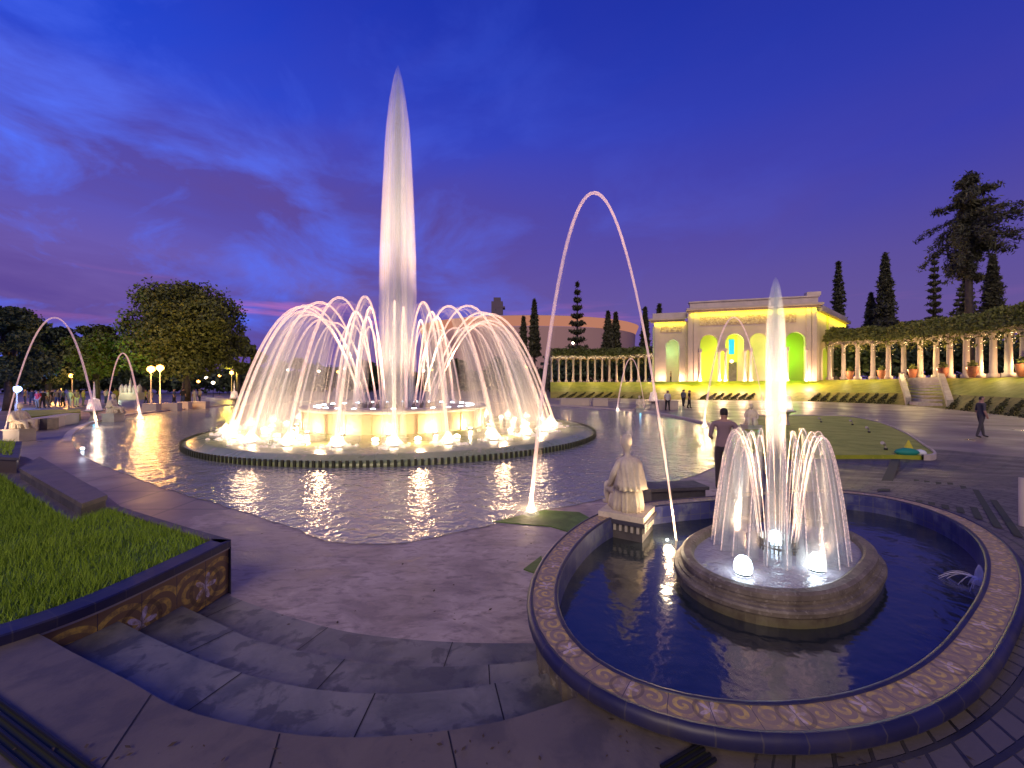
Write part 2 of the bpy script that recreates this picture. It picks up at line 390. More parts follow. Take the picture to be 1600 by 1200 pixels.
def emis(name, col, st):
    m = bpy.data.materials.new(name); m.use_nodes = True; t = NT(m.node_tree); t.n.clear()
    o = t.new('ShaderNodeOutputMaterial'); e = t.new('ShaderNodeEmission', {'Color': (*col, 1), 'Strength': st}); t.l.new(e.outputs[0], o.inputs[0]); return m
M['lamp_warm'] = emis('warm_lamp_lens', (1, .80, .50), 16)
M['lamp_cool'] = emis('cool_lamp_lens', (.78, .92, 1), 15)
M['lamp_orange'] = emis('orange_lamp_globe', (1, .40, .07), 14)
M['lamp_blue'] = emis('blue_lamp_lens', (.25, .4, 1), 10)
M['bead'] = emis('fairy_light_bead', (1, .72, .35), 3.5)
M['winlight'] = emis('lit_window', (1, .62, .2), 1.6)
M['cyan_screen'] = emis('cyan_lit_panel', (.05, .65, .9), 1.2)
M['stadium_lit'] = emis('floodlit_roof_glow', (.62, .25, .16), .75)  # floodlight falling on the roof band is put in as emission
def leafmat(name, c1, c2, tr=.25):
    def f(t, b):
        n = t.noise(t.coord('Object'), .9, 3, .6); r = t.new('ShaderNodeNewGeometry').outputs['Random Per Island']
        t.set(b.inputs['Base Color'], t.mix(t.math('MULTIPLY_ADD', r, .6, t.math('MULTIPLY', n, .4)), c1, c2))
    return pmat(name, c1, .7, f)
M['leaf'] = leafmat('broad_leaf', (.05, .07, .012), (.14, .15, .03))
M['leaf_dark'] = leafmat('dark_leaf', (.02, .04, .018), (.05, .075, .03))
M['needle'] = leafmat('conifer_needle', (.03, .04, .018), (.09, .085, .04))
M['vine'] = leafmat('climbing_vine_leaf', (.06, .09, .012), (.22, .22, .04))
M['shadow_stripe'] = leafmat('shadow_stripe_leaf', (.03, .04, .01), (.06, .06, .015))
M['blade'] = leafmat('grass_blade', (.13, .25, .008), (.34, .50, .02))
M['soil'] = pmat('lawn_soil', (.04, .07, .008), .9, mottled((.09, .17, .01), (.05, .09, .008), 3))
M['lawn'] = pmat('mown_lawn', (.1, .15, .01), .9, mottled((.32, .34, .02), (.20, .24, .015), 1.2, (.38, .38, .04), bs=.6))
M['bank'] = pmat('yellow_green_bank', (.2, .2, .02), .9, mottled((.32, .28, .03), (.18, .16, .02), 1.5, bs=.6))
M['statue'] = pmat('cream_marble_statue', (.6, .5, .36), .55, mottled((.66, .56, .40), (.50, .42, .30), 5, (.42, .36, .28), bs=.15))
M['ground'] = pmat('distant_ground', (.06, .06, .05), .9, mottled((.07, .065, .05), (.04, .045, .03), .1))
# ------------------------------------------------------------------ ground
BC, rim = smooth_loop([G(x, y, .6) for x, y in [(837, 905), (846, 868), (880, 833), (930, 806), (1000, 788), (1110, 774), (1220, 768), (1330, 768), (1400, 775), (1470, 793), (1530, 822), (1575, 858),
      (1597, 905), (1590, 960), (1562, 1010), (1503, 1063), (1430, 1107), (1340, 1143), (1250, 1160), (1180, 1163), (1100, 1150), (1020, 1120), (950, 1078), (900, 1035), (865, 990), (846, 950)]], 128, 4)
def sm(x): x = max(0., min(1., x)); return x * x * (3 - 2 * x)
def ramp_z(x, y):
    if y < .3: return .5
    return .5 * sm((x / y - .42) / .13) * (1 - sm((y - 6.2) / 5.0))
mb = MB()
out = offset(rim, -.06)
rings = []
for s_ in (1.0, 1.3, 2, 4, 9, 25, 80, 400, 900):
    rings.append([Vector((BC.x + (p.x - BC.x) * s_, BC.y + (p.y - BC.y) * s_, 0.0)) for p in out])
mb.loft(rings[:4], True, 0); mb.loft(rings[3:], True, 1)
tag(mb.obj('plaza', [M['plaza'], M['farpave']]), kind='structure')
mb = MB()
NG = 64
mb.loft([[Vector((r * cos(2 * pi * i / NG), 60 + r * sin(2 * pi * i / NG), -.012 - (0 if r < 400 else .5))) for i in range(NG)] for r in (5, 200, 1500, 4500)], True, 0)
tag(mb.obj('ground', M['ground']), kind='structure')
# terrace the photographer stands on: concrete part, and radial pavers round the basin
ST0 = [G(x, y, .5) for x, y in [(-60, 930), (60, 990), (115, 1020), (200, 1063), (285, 1108), (430, 1143), (560, 1152), (700, 1141), (800, 1122), (900, 1090)]]
e0 = spline(ST0, 50)
n = len(rim); cen = BC
def near_idx(p): return min(range(n), key=lambda i: (rim[i] - Vector((p[0], p[1], 0))).length)
ia = near_idx(G(900, 1090, .5)); ib = near_idx(G(1095, 1168, .5))
inner = offset(rim, -.05)
arc = []; i = ia
while True:
    arc.append(inner[i]);
    if i == ib: break
    i = (i + 1) % n if ((ib - ia) % n) < n / 2 else (i - 1) % n
pts = [(p.x, p.y) for p in e0] + [(p.x, p.y) for p in arc] + [(inner[ib].x, -3), (-8, -3), (-8, 3.2)]
mb = MB(); mb.prism(pts, -.02, .5)
for A, B in ((G(437, 1147, .5), G(418, 1215, .5)), (G(700, 1143, .5), G(716, 1215, .5)), (G(236, 1086, .5), G(150, 1215, .5))):
    d_ = (B - A).normalized(); w_ = Vector((-d_.y, d_.x, 0)) * .0035; mb.poly([(v.x, v.y, .503) for v in (A - w_, A + w_, B + w_, B - w_)], 1)
tag(mb.obj('terrace', [M['concrete'], M['iron']]), kind='structure')
# radial paver ring sector, sloping down behind the basin
ic = near_idx(G(1230, 768, .6))
idx = []; i = ib
stp = 1 if ((ib - ia) % n) < n / 2 else -1
while True:
    idx.append(i)
    if i == ic: break
    i = (i + stp) % n
mb = MB(); rs = []
ss = [0, .12, .3, .6, 1, 1.5, 2.1, 3, 4, 5.5, 7, 9, 12]
for s_ in ss:
    ring = []
    for i in idx:
        d = (rim[i] - BC).normalized(); p = inner[i] + d * s_; ring.append(Vector((p.x, p.y, ramp_z(p.x, p.y) + .004)))
    rs.append(ring)
mb.loft(rs, False, 0); tag(mb.obj('path', M['pavers']), kind='structure')
# first ring edge where terrace concrete meets the pavers is left as a joint; fill the corner toward the camera
mb = MB(); mb.prism([(inner[ib].x + .003, -3), (inner[ib].x + .003, inner[ib].y), (4.5, 1.0), (7, -3)], .3, .498)
tag(mb.obj('pavement', M['concrete']), kind='structure')
# steps down to the plaza
EDG = [[(180, 968), (290, 1020), (400, 1058), (510, 1079), (640, 1083), (780, 1067), (905, 1040)],
       [(260, 935), (345, 975), (400, 1000), (520, 1027), (650, 1041), (790, 1037), (900, 1020)],
       [(310, 905), (362, 932), (460, 966), (560, 990), (700, 1003), (838, 1005), (920, 1003)]]
zz = [.335, .17, .012]
for k in range(3):
    ed = spline([G(x, y, zz[k]) for x, y in EDG[k]], 40)
    mb = MB(); a = [(p.x, p.y) for p in ed]; back = [(.9, 2.0), (-3.2, 2.0), (-3.9, 3.6)]
    if k == 0: back = [(.9, 2.0), (-3.6, 2.0), (-3.6, 3.0)]
    mb.prism(a + back, -.015 - .002 * k, zz[k])
    # radial joints as real thin grooves are too fine: narrow dark seams
    for q in ((12, 24, 33), (9, 21, 32), (8, 17, 27, 36))[k]:
        p = ed[q]; t_ = (ed[q + 1] - ed[q - 1]).normalized(); nn = Vector((t_.y, -t_.x, 0))
        if nn.y > 0: nn = -nn
        a_ = p - nn * 0.0 ; b_ = p + nn * .55; w_ = t_ * .004
        mb.poly([(v.x, v.y, zz[k] + .003) for v in (a_ - w_, a_ + w_, b_ + w_, b_ - w_)], 1)
    tag(mb.obj('steps', [M['tread'], M['iron']]), kind='structure')
# ------------------------------------------------------------------ pool water
PW = [(112, 690), (122, 706), (150, 722), (200, 742), (245, 759), (300, 776), (350, 790), (400, 806), (450, 822), (490, 838), (540, 849), (600, 850), (660, 843), (740, 826), (800, 811), (850, 797), (910, 787),
      (960, 775), (1020, 760), (1075, 746), (1120, 728), (1150, 708), (1150, 690), (1120, 672), (1070, 657), (1000, 645), (900, 637), (800, 631), (700, 628), (600, 627), (500, 628), (420, 631), (340, 636), (270, 643), (200, 651), (150, 661), (118, 675)]
wl = spline([G(x, y, .008) for x, y in PW] + [G(*PW[0], .008)], 240)[:-1]
mb = MB(); mb.poly(wl[::-1]);
# wavy waterline handled by small offsets near the camera
pw = []
for p in wl:
    k = .02 * sin(p.x * 5.3) + .015 * sin(p.x * 17 + p.y * 3) if p.y < 12 else 0
    pw.append((p.x, p.y + k, .008))
mb = MB(); mb.poly(pw)
bm = bmesh.new(); me = bpy.data.meshes.new('water'); me.from_pydata(mb.v, [], mb.f); bm.from_mesh(me); bmesh.ops.triangulate(bm, faces=bm.faces[:]); bmesh.ops.recalc_face_normals(bm, faces=bm.faces[:])
if bm.faces[0].normal.z < 0: bmesh.ops.reverse_faces(bm, faces=bm.faces[:])
bm.to_mesh(me); me.materials.append(M['pool']); o = bpy.data.objects.new('water', me); COL.objects.link(o); tag(o, kind='structure')
# pale kerb along the far edge
kp = [G(x, y, 0) for x, y in [(111, 690), (114, 680), (124, 672), (150, 661), (200, 650), (270, 642), (340, 635.5), (420, 630.5), (500, 627.5), (600, 626.5), (700, 627.5), (800, 630.5), (900, 636), (1000, 644), (1070, 655.5), (1125, 670)]]
k0 = spline(kp, 120); mb = MB(); rr = []
for wd, hh in ((-.0, .0), (-.0, 1), (.24, 1), (.24, 0)):
    ring = []
    for i, p in enumerate(k0):
        t_ = (k0[min(i + 1, 120)] - k0[max(i - 1, 0)]).normalized(); nn = Vector((-t_.y, t_.x, 0)); ring.append(p + nn * wd + Vector((0, 0, hh * (.02 + .10 * min(1, i / 30)))))
    rr.append(ring)
mb.loft(rr, False); tag(mb.obj('pool_kerb', M['kerb']), 'long pale kerb curving along the far side of the large pool', 'kerb')
# ------------------------------------------------------------------ water jet builder
GR = 9.81
def ballistic(p0, p1, zp, n=26, t0=0., t1=1.):
    p0, p1 = Vector(p0), Vector(p1)
    va = sqrt(max(2 * GR * (zp - p0.z), 1e-6)); T = (va + sqrt(max(2 * GR * (zp - p1.z), 1e-6))) / GR; out = []
    for i in range(n):
        t = T * (t0 + (t1 - t0) * i / (n - 1)); h = p0.lerp(p1, t / T); out.append(Vector((h.x, h.y, p0.z + va * t - GR * t * t / 2)))
    return out
def jet_meshes(p0, p1, zp, r0, r1, veil, veil_t, strands, spread, mv, ms, name='water_jet', label='', group=None, rng=random, ns=22, tv=.42):
    p0, p1 = Vector(p0), Vector(p1)
    root = thing(name, p0, label, 'water jet', group)
    mb = MB(); pts = ballistic(p0, p1, zp, ns)
    mb.tube(pts, [r0 + (r1 - r0) * (i / (ns - 1)) for i in range(ns)], 6)
    mb.obj('stream', ms, root, True)
    if strands:
        mb = MB(); side = (p1 - p0).cross(Vector((0, 0, 1))).normalized()
        for k in range(strands):
            f_ = 1 - spread * rng.random(); q = p0.lerp(p1, f_) + side * (rng.random() - .5) * veil_t * 2.0; q.z = p1.z
            z_ = zp - (zp - p0.z) * .05 * rng.random()
            pp = ballistic(p0, q, z_, 16, .30 + .15 * rng.random(), 1.0)
            mb.tube(pp, [r0 * .35 + r0 * .35 * i / 15 for i in range(16)], 3, cap=False)
        mb.obj('droplet_streams', M['strand_thin'], root, True)
    if veil > 0:
        mb = MB(); pp = ballistic(p0, p1, zp, 12, tv, 1.0); h = (p1 - p0); h.z = 0; h.normalize(); sd_ = h.cross(Vector((0, 0, 1))); rings = []
        for i, p in enumerate(pp):
            u = i / 11; t_ = (pp[min(i + 1, 11)] - pp[max(i - 1, 0)]).normalized(); nrm = t_.cross(sd_)
            wv = .03 + (veil - .03) * u ** 1.1; wt = .03 + (veil_t - .03) * u
            c = p - h * wv * .85
            rings.append([c + h * wv * cos(2 * pi * k / 12) * (abs(t_.z) * .6 + .4) + Vector((0, 0, 1)) * wv * cos(2 * pi * k / 12) * (1 - abs(t_.z)) * .6 + sd_ * wt * sin(2 * pi * k / 12) for k in range(12)])
        mb.loft(rings, True, 0, True, True); mb.obj('spray', mv, root, True)
    return root
# ------------------------------------------------------------------ large fountain
FC = Vector((-5.4, 19.4, 0)); DZ = .28
ft = thing('round_fountain', FC, 'large round fountain with lit cream drum on a wet circular deck in the pool', 'fountain')
mb = MB(); FD = FC + Vector((.72, -.25, 0)); FL = FC + Vector((.35, 0, 0)); mb.lathe([(8.4, -.01), (8.4, .12), (8.2, .16), (8.0, .26), (7.85, DZ), (5.5, DZ + .004), (.5, DZ + .006)], FD, 128, 0, cap1=True)
mb.obj('deck', M['deck'], ft, True)
mb = MB()
for i in range(300):
    a = 2 * pi * i / 300
    if -.97 < sin(a) < .55 or True:
        mb.box((FD.x + 8.42 * cos(a), FD.y + 8.42 * sin(a), .10), (.05, .07, .18), a)
tag(mb.obj('grille', M['grille'], ft), kind='stuff')
RD = 4.05
mb = MB(); mb.lathe([(RD, DZ), (RD, 1.05)], FC, 96, 0)
mb.obj('drum', M['drum'], ft, True)
mb = MB(); mb.lathe([(RD, 1.05), (RD + .10, 1.08), (RD + .12, 1.2), (RD + .05, 1.24), (RD - .3, 1.24), (RD - .32, 1.14), (.6, 1.14)], FC, 96, 0, cap1=True)
mb.obj('drum_rim', M['kerb'], ft, True)
for i in range(26):
    a = 2 * pi * (i + .5) / 26; mb = MB()
    c = FC + Vector((cos(a), sin(a), 0)) * (RD + .005); mb.box((c.x, c.y, (DZ + 1.05) / 2), (.10, .26, 1.05 - DZ - .005), a); mb.obj('pilaster', M['drum'], ft)
NJ = 26
def sector(a): return ['right side', 'back right', 'back', 'back left', 'left side', 'front left', 'front', 'front right'][int((a / (2 * pi) * 8 + .5) % 8)]
rj = random.Random(4)
WARM = (1.0, .62, .33); PINK = (1.0, .67, .42)
for i in range(NJ):
    a = 2 * pi * (i + .35) / NJ; d = Vector((cos(a), sin(a), 0))
    # nozzle
    mb = MB(); c = FC + d * 1.65; mb.lathe([(.09, 1.14), (.09, 1.24), (.05, 1.34)], (c.x, c.y, 0), 8, 0, cap1=True); mb.obj('nozzle', M['bronze'], ft)
    jet_meshes(c + Vector((0, 0, 1.34)), FL + d * (7.0 + .12 * rj.uniform(-1, 1)) + Vector((0, 0, DZ + .02)), 5.35 + .10 * rj.uniform(-1, 1), .028, .060, .95, .42, 8, .20, M['spray'], M['strand'],
               'water_jet', 'white water jet arching from the drum to the ' + sector(a) + ' of the large fountain deck', 'arching jets of the large round fountain', rj)
# lamps on deck: each lamp a part, with foam mounds for landing splash and lamp glare
for i in range(NJ):
    a = 2 * pi * (i + .35) / NJ; rr_ = 6.97; c = FL + Vector((cos(a), sin(a), 0)) * rr_
    mb = MB(); mb.lathe([(.17, DZ), (.17, DZ + .03), (.13, DZ + .05)], (c.x, c.y, 0), 12, 0)
    h = mb.obj('lamp', M['iron'], ft)
    mb = MB(); mb.lathe([(.13, DZ + .05), (.12, DZ + .16), (.03, DZ + .2)], (c.x, c.y, 0), 12, 0, cap1=True)
    mb.obj('lens', M['lamp_warm'], h)
    mb = MB(); mb.lathe([(.50, DZ + .01), (.30, DZ + .08), (.15, DZ + .24), (.04, DZ + .42)], (c.x, c.y, 0), 14, 0, cap1=True)
    for k in range(14):
        q = rj.uniform(0, 2 * pi); r_ = rj.uniform(.2, .7); mb.lathe([(.07, 0), (.06, .05), (.01, .07)], (c.x + r_ * cos(q), c.y + r_ * sin(q), DZ + .01), 6, 0, cap1=True)
    mb.obj('foam', M['foam'], ft, True)
for i in range(NJ):
    a = 2 * pi * (i + .85) / NJ; c = FL + Vector((cos(a), sin(a), 0)) * 5.75
    mb = MB(); mb.lathe([(.16, DZ), (.15, DZ + .02), (.12, DZ + .03)], (c.x, c.y, 0), 10, 0); h = mb.obj('lamp', M['iron'], ft)
    mb = MB(); mb.lathe([(.12, DZ + .03), (.11, DZ + .10), (.03, DZ + .14)], (c.x, c.y, 0), 10, 0, cap1=True); mb.obj('lens', M['lamp_warm'], h)
for i in range(13):
    a = 2 * pi * (2 * i + .85) / NJ; c = FL + Vector((cos(a), sin(a), 0)) * 6.6
    lamp('deck_light', (c.x, c.y, DZ + .55), 75, WARM, .12)
for i in range(16):
    a = 2 * pi * (i + .5) / 16; c = FC + Vector((cos(a), sin(a), 0)) * (RD + .38)
    mb = MB(); mb.lathe([(.13, DZ), (.12, DZ + .08), (.09, DZ + .09)], (c.x, c.y, 0), 10, 0, cap1=True)
    h = mb.obj('lamp', M['iron'], ft)
    mb = MB(); mb.lathe([(.085, DZ + .095), (.06, DZ + .12)], (c.x, c.y, 0), 10, 0, cap1=True); mb.obj('lens', M['lamp_warm'], h)
    if sin(a) < .35: lamp('drum_light', (c.x, c.y, DZ + .16), 95, (1, .74, .42), .05)
for i in range(28):
    a = 2 * pi * i / 28; c = FC + Vector((cos(a), sin(a), 0)) * (RD - .55)
    mb = MB(); mb.lathe([(.12, 1.14), (.12, 1.20)], (c.x, c.y, 0), 8, 0); h = mb.obj('lamp', M['iron'], ft)
    mb = MB(); mb.lathe([(.11, 1.20), (.09, 1.25)], (c.x, c.y, 0), 8, 0, cap1=True); mb.obj('lens', M['lamp_cool'], h)
for i in range(7):
    a = 2 * pi * (i + .2) / 7; c = FC + Vector((cos(a), sin(a), 0)) * 3.0
    lamp('jet_light_high', (c.x, c.y, 1.45), 11500, PINK, .15, 24, (FC.x, FC.y, 14.5), .9)
    lamp('column_light', (c.x, c.y, 1.45), 700, PINK, .12, 50, (FC.x, FC.y, 4.6), .9)
    lamp('jet_light_low', (c.x, c.y, 1.45), 430, PINK, .15, 110, (FC.x + (c.x - FC.x) * 1.6, FC.y + (c.y - FC.y) * 1.6, 7.5), .8)
# tall central jet
def plume(root, c, z0, z1, prof, mcore, mout, core_r, strands, name='plume'):
    mb = MB(); mb.lathe([(r, z0 + (z1 - z0) * u) for u, r in prof], (c.x, c.y, 0), 28, 0, True, True); mb.obj('spray', mout, root, True)
    mb = MB(); mb.lathe([(core_r * (.7 + .6 * u if u < .8 else (1.18 * (1 - (u - .8) / .2) ** .5 + .04)), z0 + (z1 - z0) * u * .985) for u in [i / 20 for i in range(21)]], (c.x, c.y, 0), 12, 0, True, True)
    mb.obj('core', mcore, root, True)
    mb = MB(); rmax = max(r for _, r in prof)
    for k in range(strands):
        a = 2 * pi * (k + random.random() * .6) / strands; top = .80 + .19 * random.random(); R_ = rmax * (.45 + .5 * random.random())
        pp = []
        for i in range(20):
            u = i / 19
            zz_ = z0 + (z1 - z0) * top * (1 - u ** 2); # falling part
            rr_ = min(np.interp((zz_ - z0) / (z1 - z0), [x for x, _ in prof], [y for _, y in prof]), R_ * (u ** .55) + .02)
            pp.append((c.x + rr_ * cos(a), c.y + rr_ * sin(a), zz_))
        mb.tube(pp, [.006 * rmax / .8 + .018 * rmax / .8 * u for u in [i / 19 for i in range(20)]], 3, cap=False)
    mb.obj('droplet_streams', M['strand_thin'], root, True)
tj = thing('water_jet', FC + Vector((0, 0, 1.14)), 'tallest white water column shooting up from the centre of the large fountain', 'water jet')
plume(tj, FC, 1.14, 17.3, [(0, .80), (.1, .86), (.25, .88), (.43, .85), (.63, .72), (.75, .62), (.82, .54), (.9, .38), (.955, .22), (.985, .10), (1.0, .02)], M['plume_core'], M['plume'], .15, 46)
# short inner jets around the column
for i in range(8):
    a = 2 * pi * (i + .5) / 8; d = Vector((cos(a), sin(a), 0))
    jet_meshes(FC + d * 1.0 + Vector((0, 0, 1.2)), FC + d * 2.7 + Vector((0, 0, 1.2)), 5.5, .030, .07, .34, .2, 3, .25, M['spray'], M['strand'], 'water_jet',
               'steep narrow water jet close round the tall column, ' + sector(a) + ' of it', 'steep inner jets of the large fountain', rj)
# ------------------------------------------------------------------ near basin (right)
WZ = .37
bs = thing('tiled_basin', (BC.x, BC.y, .0), 'near round tiled basin with patterned rim beside the steps', 'fountain basin')
rim_in = offset(rim, -.20); sgn = 1
if (rim_in[0] - BC).length > (rim[0] - BC).length:
    rim_in = offset(rim, .20); sgn = -1
off = lambda d: offset(rim, -d * sgn)     # d>0 inward
mb = MB(); mb.loft([at(off(.012), .60), at(off(.165), .60)], True); mb.obj('rim', M['rimtile'], bs)
mb = MB(); mb.loft([at(off(-.03), .53), at(off(-.035), .575), at(off(-.012), .605), at(off(.012), .606), at(off(.0125), .58)], True); mb.obj('outer_edge', M['bluetile'], bs, True)
mb = MB(); mb.loft([at(off(.165), .58), at(off(.165), .606), at(off(.19), .606), at(off(.20), .595)], True); mb.obj('inner_edge', M['bluetile'], bs, True)
mb = MB(); mb.loft([at(off(.20), .596), at(off(.20), .05)], True); mb.loft([at(off(.20), .05), at([BC] * n, .05)], True); mb.obj('lining', M['innertile'], bs)
# fluted outer wall
wr = []
for z_, d_ in ((.53, 0.0), (.50, .02), (.06, .045), (0.0, .0)):
    r_ = off(d_ + .0); wr.append([Vector((p.x, p.y, z_)) for p in r_])
fl = 4
wl_b = []
L = 0; big = []
for i in range(n):
    for k in range(fl):
        p = rim[i].lerp(rim[(i + 1) % n], k / fl); big.append(p)
    # flutes
dd = []
mb = MB(); ringt, ringb = [], []
bo = offset(big, -1.0)
for i, p in enumerate(big):
    t_ = (big[(i + 1) % len(big)] - big[i - 1]).normalized(); nn = Vector((t_.y, -t_.x, 0)) * (1 if sgn > 0 else -1)
    d_ = .02 + .018 * abs(sin(i * pi / 4)); ringt.append(Vector((p.x, p.y, .53)) - nn * d_); ringb.append(Vector((p.x, p.y, .0)) - nn * (d_ + .03))
mb.loft([ringb, ringt], True); mb.obj('outer_wall', M['rimstone'], bs, False)
mb = MB(); mb.loft([at(off(.199), WZ), at([BC] * n, WZ)], True)
o = mb.obj('basin_water', M['basin']); tag(o, kind='structure')
# ------------------------------------------------------------------ raised bowl in the basin
bc_, brim = smooth_loop([G(x, y, .60) for x, y in [(1087, 862), (1100, 836), (1140, 818), (1210, 811), (1280, 817), (1328, 836), (1345, 862), (1335, 888), (1290, 910), (1216, 919), (1140, 909), (1100, 888)]], 120, 3)
bsg = 1 if (offset(brim, -.1)[0] - bc_).length < .1 + (brim[0] - bc_).length - .15 else -1
if (offset(brim, -.1)[0] - bc_).length > (brim[0] - bc_).length: bsg = -1
else: bsg = 1
bo_ = lambda d: offset(brim, d * bsg)      # d>0 outward
bw = thing('fountain_bowl', (bc_.x, bc_.y, WZ), 'raised round stone bowl with glowing water standing in the near basin', 'fountain bowl')
mb = MB()
mb.loft([at(bo_(-.03), .50), at(bo_(0), .60), at(bo_(.02), .613), at(bo_(.08), .613), at(bo_(.105), .595), at(bo_(.11), .56), at(bo_(.095), .555), at(bo_(.10), .53), at(bo_(.130), .525), at(bo_(.133), .51), at(bo_(.160), .505), at(bo_(.170), .49), at(bo_(.170), .46)], True)
mb.obj('rim', M['rimstone'], bw)
mb = MB(); mb.loft([at(bo_(.170), .46), at(bo_(.150), .45), at(bo_(.145), .37), at(bo_(.14), .06)], True); mb.obj('wall', M['bowl'], bw)
mb = MB(); mb.loft([at(bo_(-.012), .56), at([bc_] * 120, .56)], True); mb.obj('bowl_water', M['bowlwater'], bw)
JC = G(1212, 852, .58); JC = Vector((JC.x, JC.y, 0))
sk = 1.0
# nozzle ring
mb = MB()
for i in range(30):
    a = 2 * pi * i / 30; mb.lathe([(.008, .555), (.008, .66), (.005, .675)], (JC.x + .17 * cos(a), JC.y - .03 + .17 * sin(a), 0), 6, 0, cap1=True)
mb.lathe([(.18, .60), (.185, .60), (.185, .62), (.16, .62)], (JC.x, JC.y - .03, 0), 30, 0)
mb.obj('nozzle_ring', M['bronze'], bw)
lz = []
for px_, py_, r_ in ((1161, 886, .072), (1276, 881, .064), (1211, 842, .054)):
    c = G(px_, py_ + 10, .565)
    mb = MB(); mb.lathe([(r_ * .9, .562), (r_ * .95, .58)], (c.x, c.y, 0), 16, 0); h = mb.obj('lamp', M['iron'], bw)
    mb = MB(); mb.lathe([(r_ * .8, .57), (r_, .60), (r_ * 1.02, .63), (r_ * .85, .68), (r_ * .5, .71), (.002, .72)], (c.x, c.y, 0), 18, 0, cap1=True); mb.obj('lens', M['lamp_cool'], h, True)
tj2 = thing('water_jet', (JC.x, JC.y, .58), 'tall white water column rising from the raised bowl of the near basin', 'water jet')
ztop = 2.2 + (600 - 433) * JC.y / F
plume(tj2, JC, .58, ztop, [(0, .05), (.1, .07), (.3, .085), (.5, .09), (.7, .09), (.82, .082), (.9, .065), (.96, .042), (.99, .02), (1, .004)], glass_spray('small_core', 22), glass_spray('small_plume', 8.0, (1, .80, .68)), .024, 16)
NK = 24
for i in range(NK):
    a = 2 * pi * (i + .5) / NK; d = Vector((cos(a), sin(a), 0)); b0 = Vector((JC.x, JC.y - .03, .675)) + d * .17
    e_ = Vector((JC.x, JC.y - .02, .565)) + Vector((d.x * .60, d.y * .54, 0))
    jet_meshes(b0, e_, 1.715 + .03 * rj.uniform(-1, 1), .0034, .005, .085, .045, 2, .10, M['spray_small'], M['strand_beads'], 'water_jet', 'thin water jet on the ' + sector(a) + ' of the near small fountain crown',
               'arching jets of the near small fountain', rj, 20, .5)
for i in range(4):
    a = 2 * pi * (i + .3) / 4; c = JC + Vector((cos(a), sin(a), 0)) * .42
    lamp('small_jet_light', (c.x, c.y, .62), 1000, PINK, .03, 26, (JC.x, JC.y, 3.0), .9)
    lamp('small_jet_light_top', (c.x, c.y, .62), 1300, PINK, .03, 13, (JC.x, JC.y, 3.25), .9)
    lamp('small_crown_light', (c.x, c.y, .60), 13, PINK, .03, 120, (JC.x, JC.y, 2.0), .8)
# spout splash at the right of the basin
sp = G(1530, 912, WZ)
tsp = thing('water_splash', sp, 'small white bubbling splash at the right side of the near basin', 'water splash')
mb = MB(); mb.lathe([(.06, 0), (.035, .05), (.025, .12), (.008, .17)], sp, 10, 0, cap1=True)
for k in range(16):
    a = rj.uniform(2, 4.6); r_ = rj.uniform(.12, .3); mb.tube(ballistic((sp.x, sp.y, sp.z + .03), (sp.x + r_ * cos(a), sp.y + r_ * sin(a), sp.z), sp.z + .07, 8), .003, 3)
mb.obj('foam', M['foam'], tsp, True)
# ------------------------------------------------------------------ arching jets thrown from statues over the pool
def statue_jet(p0, p1, zp, r0, r1, label, veil=.05, strands=4):
    return jet_meshes(p0, p1, zp, r0, r1, veil, veil * .5, strands, .03, M['spray'], M['strand'], 'water_jet', label, 'single arching jets thrown over the pool', rj, 40, .5)
a0 = G(1057, 846, .36); a1 = G(829, 793, .02)
statue_jet(a0, a1, 4.98, .012, .034, 'near water jet in one high arc from the basin to the lit pool edge', .10, 0)
lamp('arc_light_a', (a1.x, a1.y, .25), 22, PINK, .06); lamp('arc_light_b', (a0.x - .08, a0.y, .68), 9, PINK, .03)
lamp('arc_beam', (a1.x, a1.y - .1, .3), 420, PINK, .05, 40, (1.0, 5.9, 5.0), .9)
lamp('arc_beam', (a0.x - .12, a0.y, .68), 420, PINK, .04, 40, (1.15, 5.2, 4.6), .9)
def pool_lamp(p, s, m, label, foam=True, cat='lamp'):
    t_ = thing('pool_lamp', p, label, cat)
    mb = MB(); mb.lathe([(.9 * s, 0), (.9 * s, .4 * s), (.7 * s, .5 * s)], p, 12, 0); mb.obj('housing', M['iron'], t_)
    mb = MB(); mb.lathe([(.7 * s, .5 * s), (.55 * s, .9 * s), (.1 * s, 1.15 * s)], p, 12, 0, cap1=True); mb.obj('lens', m, t_, True)
    if foam:
        mb = MB(); mb.lathe([(1.9 * s, .02 * s), (1.2 * s, .8 * s), (.7 * s, 2.2 * s), (.2 * s, 5 * s)], p, 12, 0, cap1=True); mb.obj('foam', M['foam'], t_, True)  # splash cone, doubles as the glare around the lamp
pool_lamp(G(830, 803, .01), .075, M['lamp_warm'], 'bright lamp at the pool edge where the near high arc of water lands')
pool_lamp(Vector((a0.x - .10, a0.y + .02, .36)), .022, M['lamp_cool'], 'small bright lamp in the basin water just right of the near seated statue', False)
pool_lamp(G(129, 703, .01), .07, M['lamp_cool'], 'small white lamp at the left tip of the large pool', False); lamp('tip_light', G(129, 703, .2), 2, (.8, .85, 1), .05)
b0 = P(8, 672, 15.5); b1 = G(152, 668, .02); statue_jet((b0.x, b0.y, .5), b1, 2.2 + 103 * (b0.y + b1.y) / 2 / F, .02, .045, 'tall thin water arc at the far left ending at the pool corner', .10, 0)
c0 = G(166, 652, .5); c1 = G(219, 652, .02); c0 = Vector((c0.x * c1.y / c0.y, c1.y, .35)); statue_jet(c0, c1, 2.2 + 48 * c1.y / F, .025, .06, 'small water arc beside the statue at the left end of the pool', .16, 0)
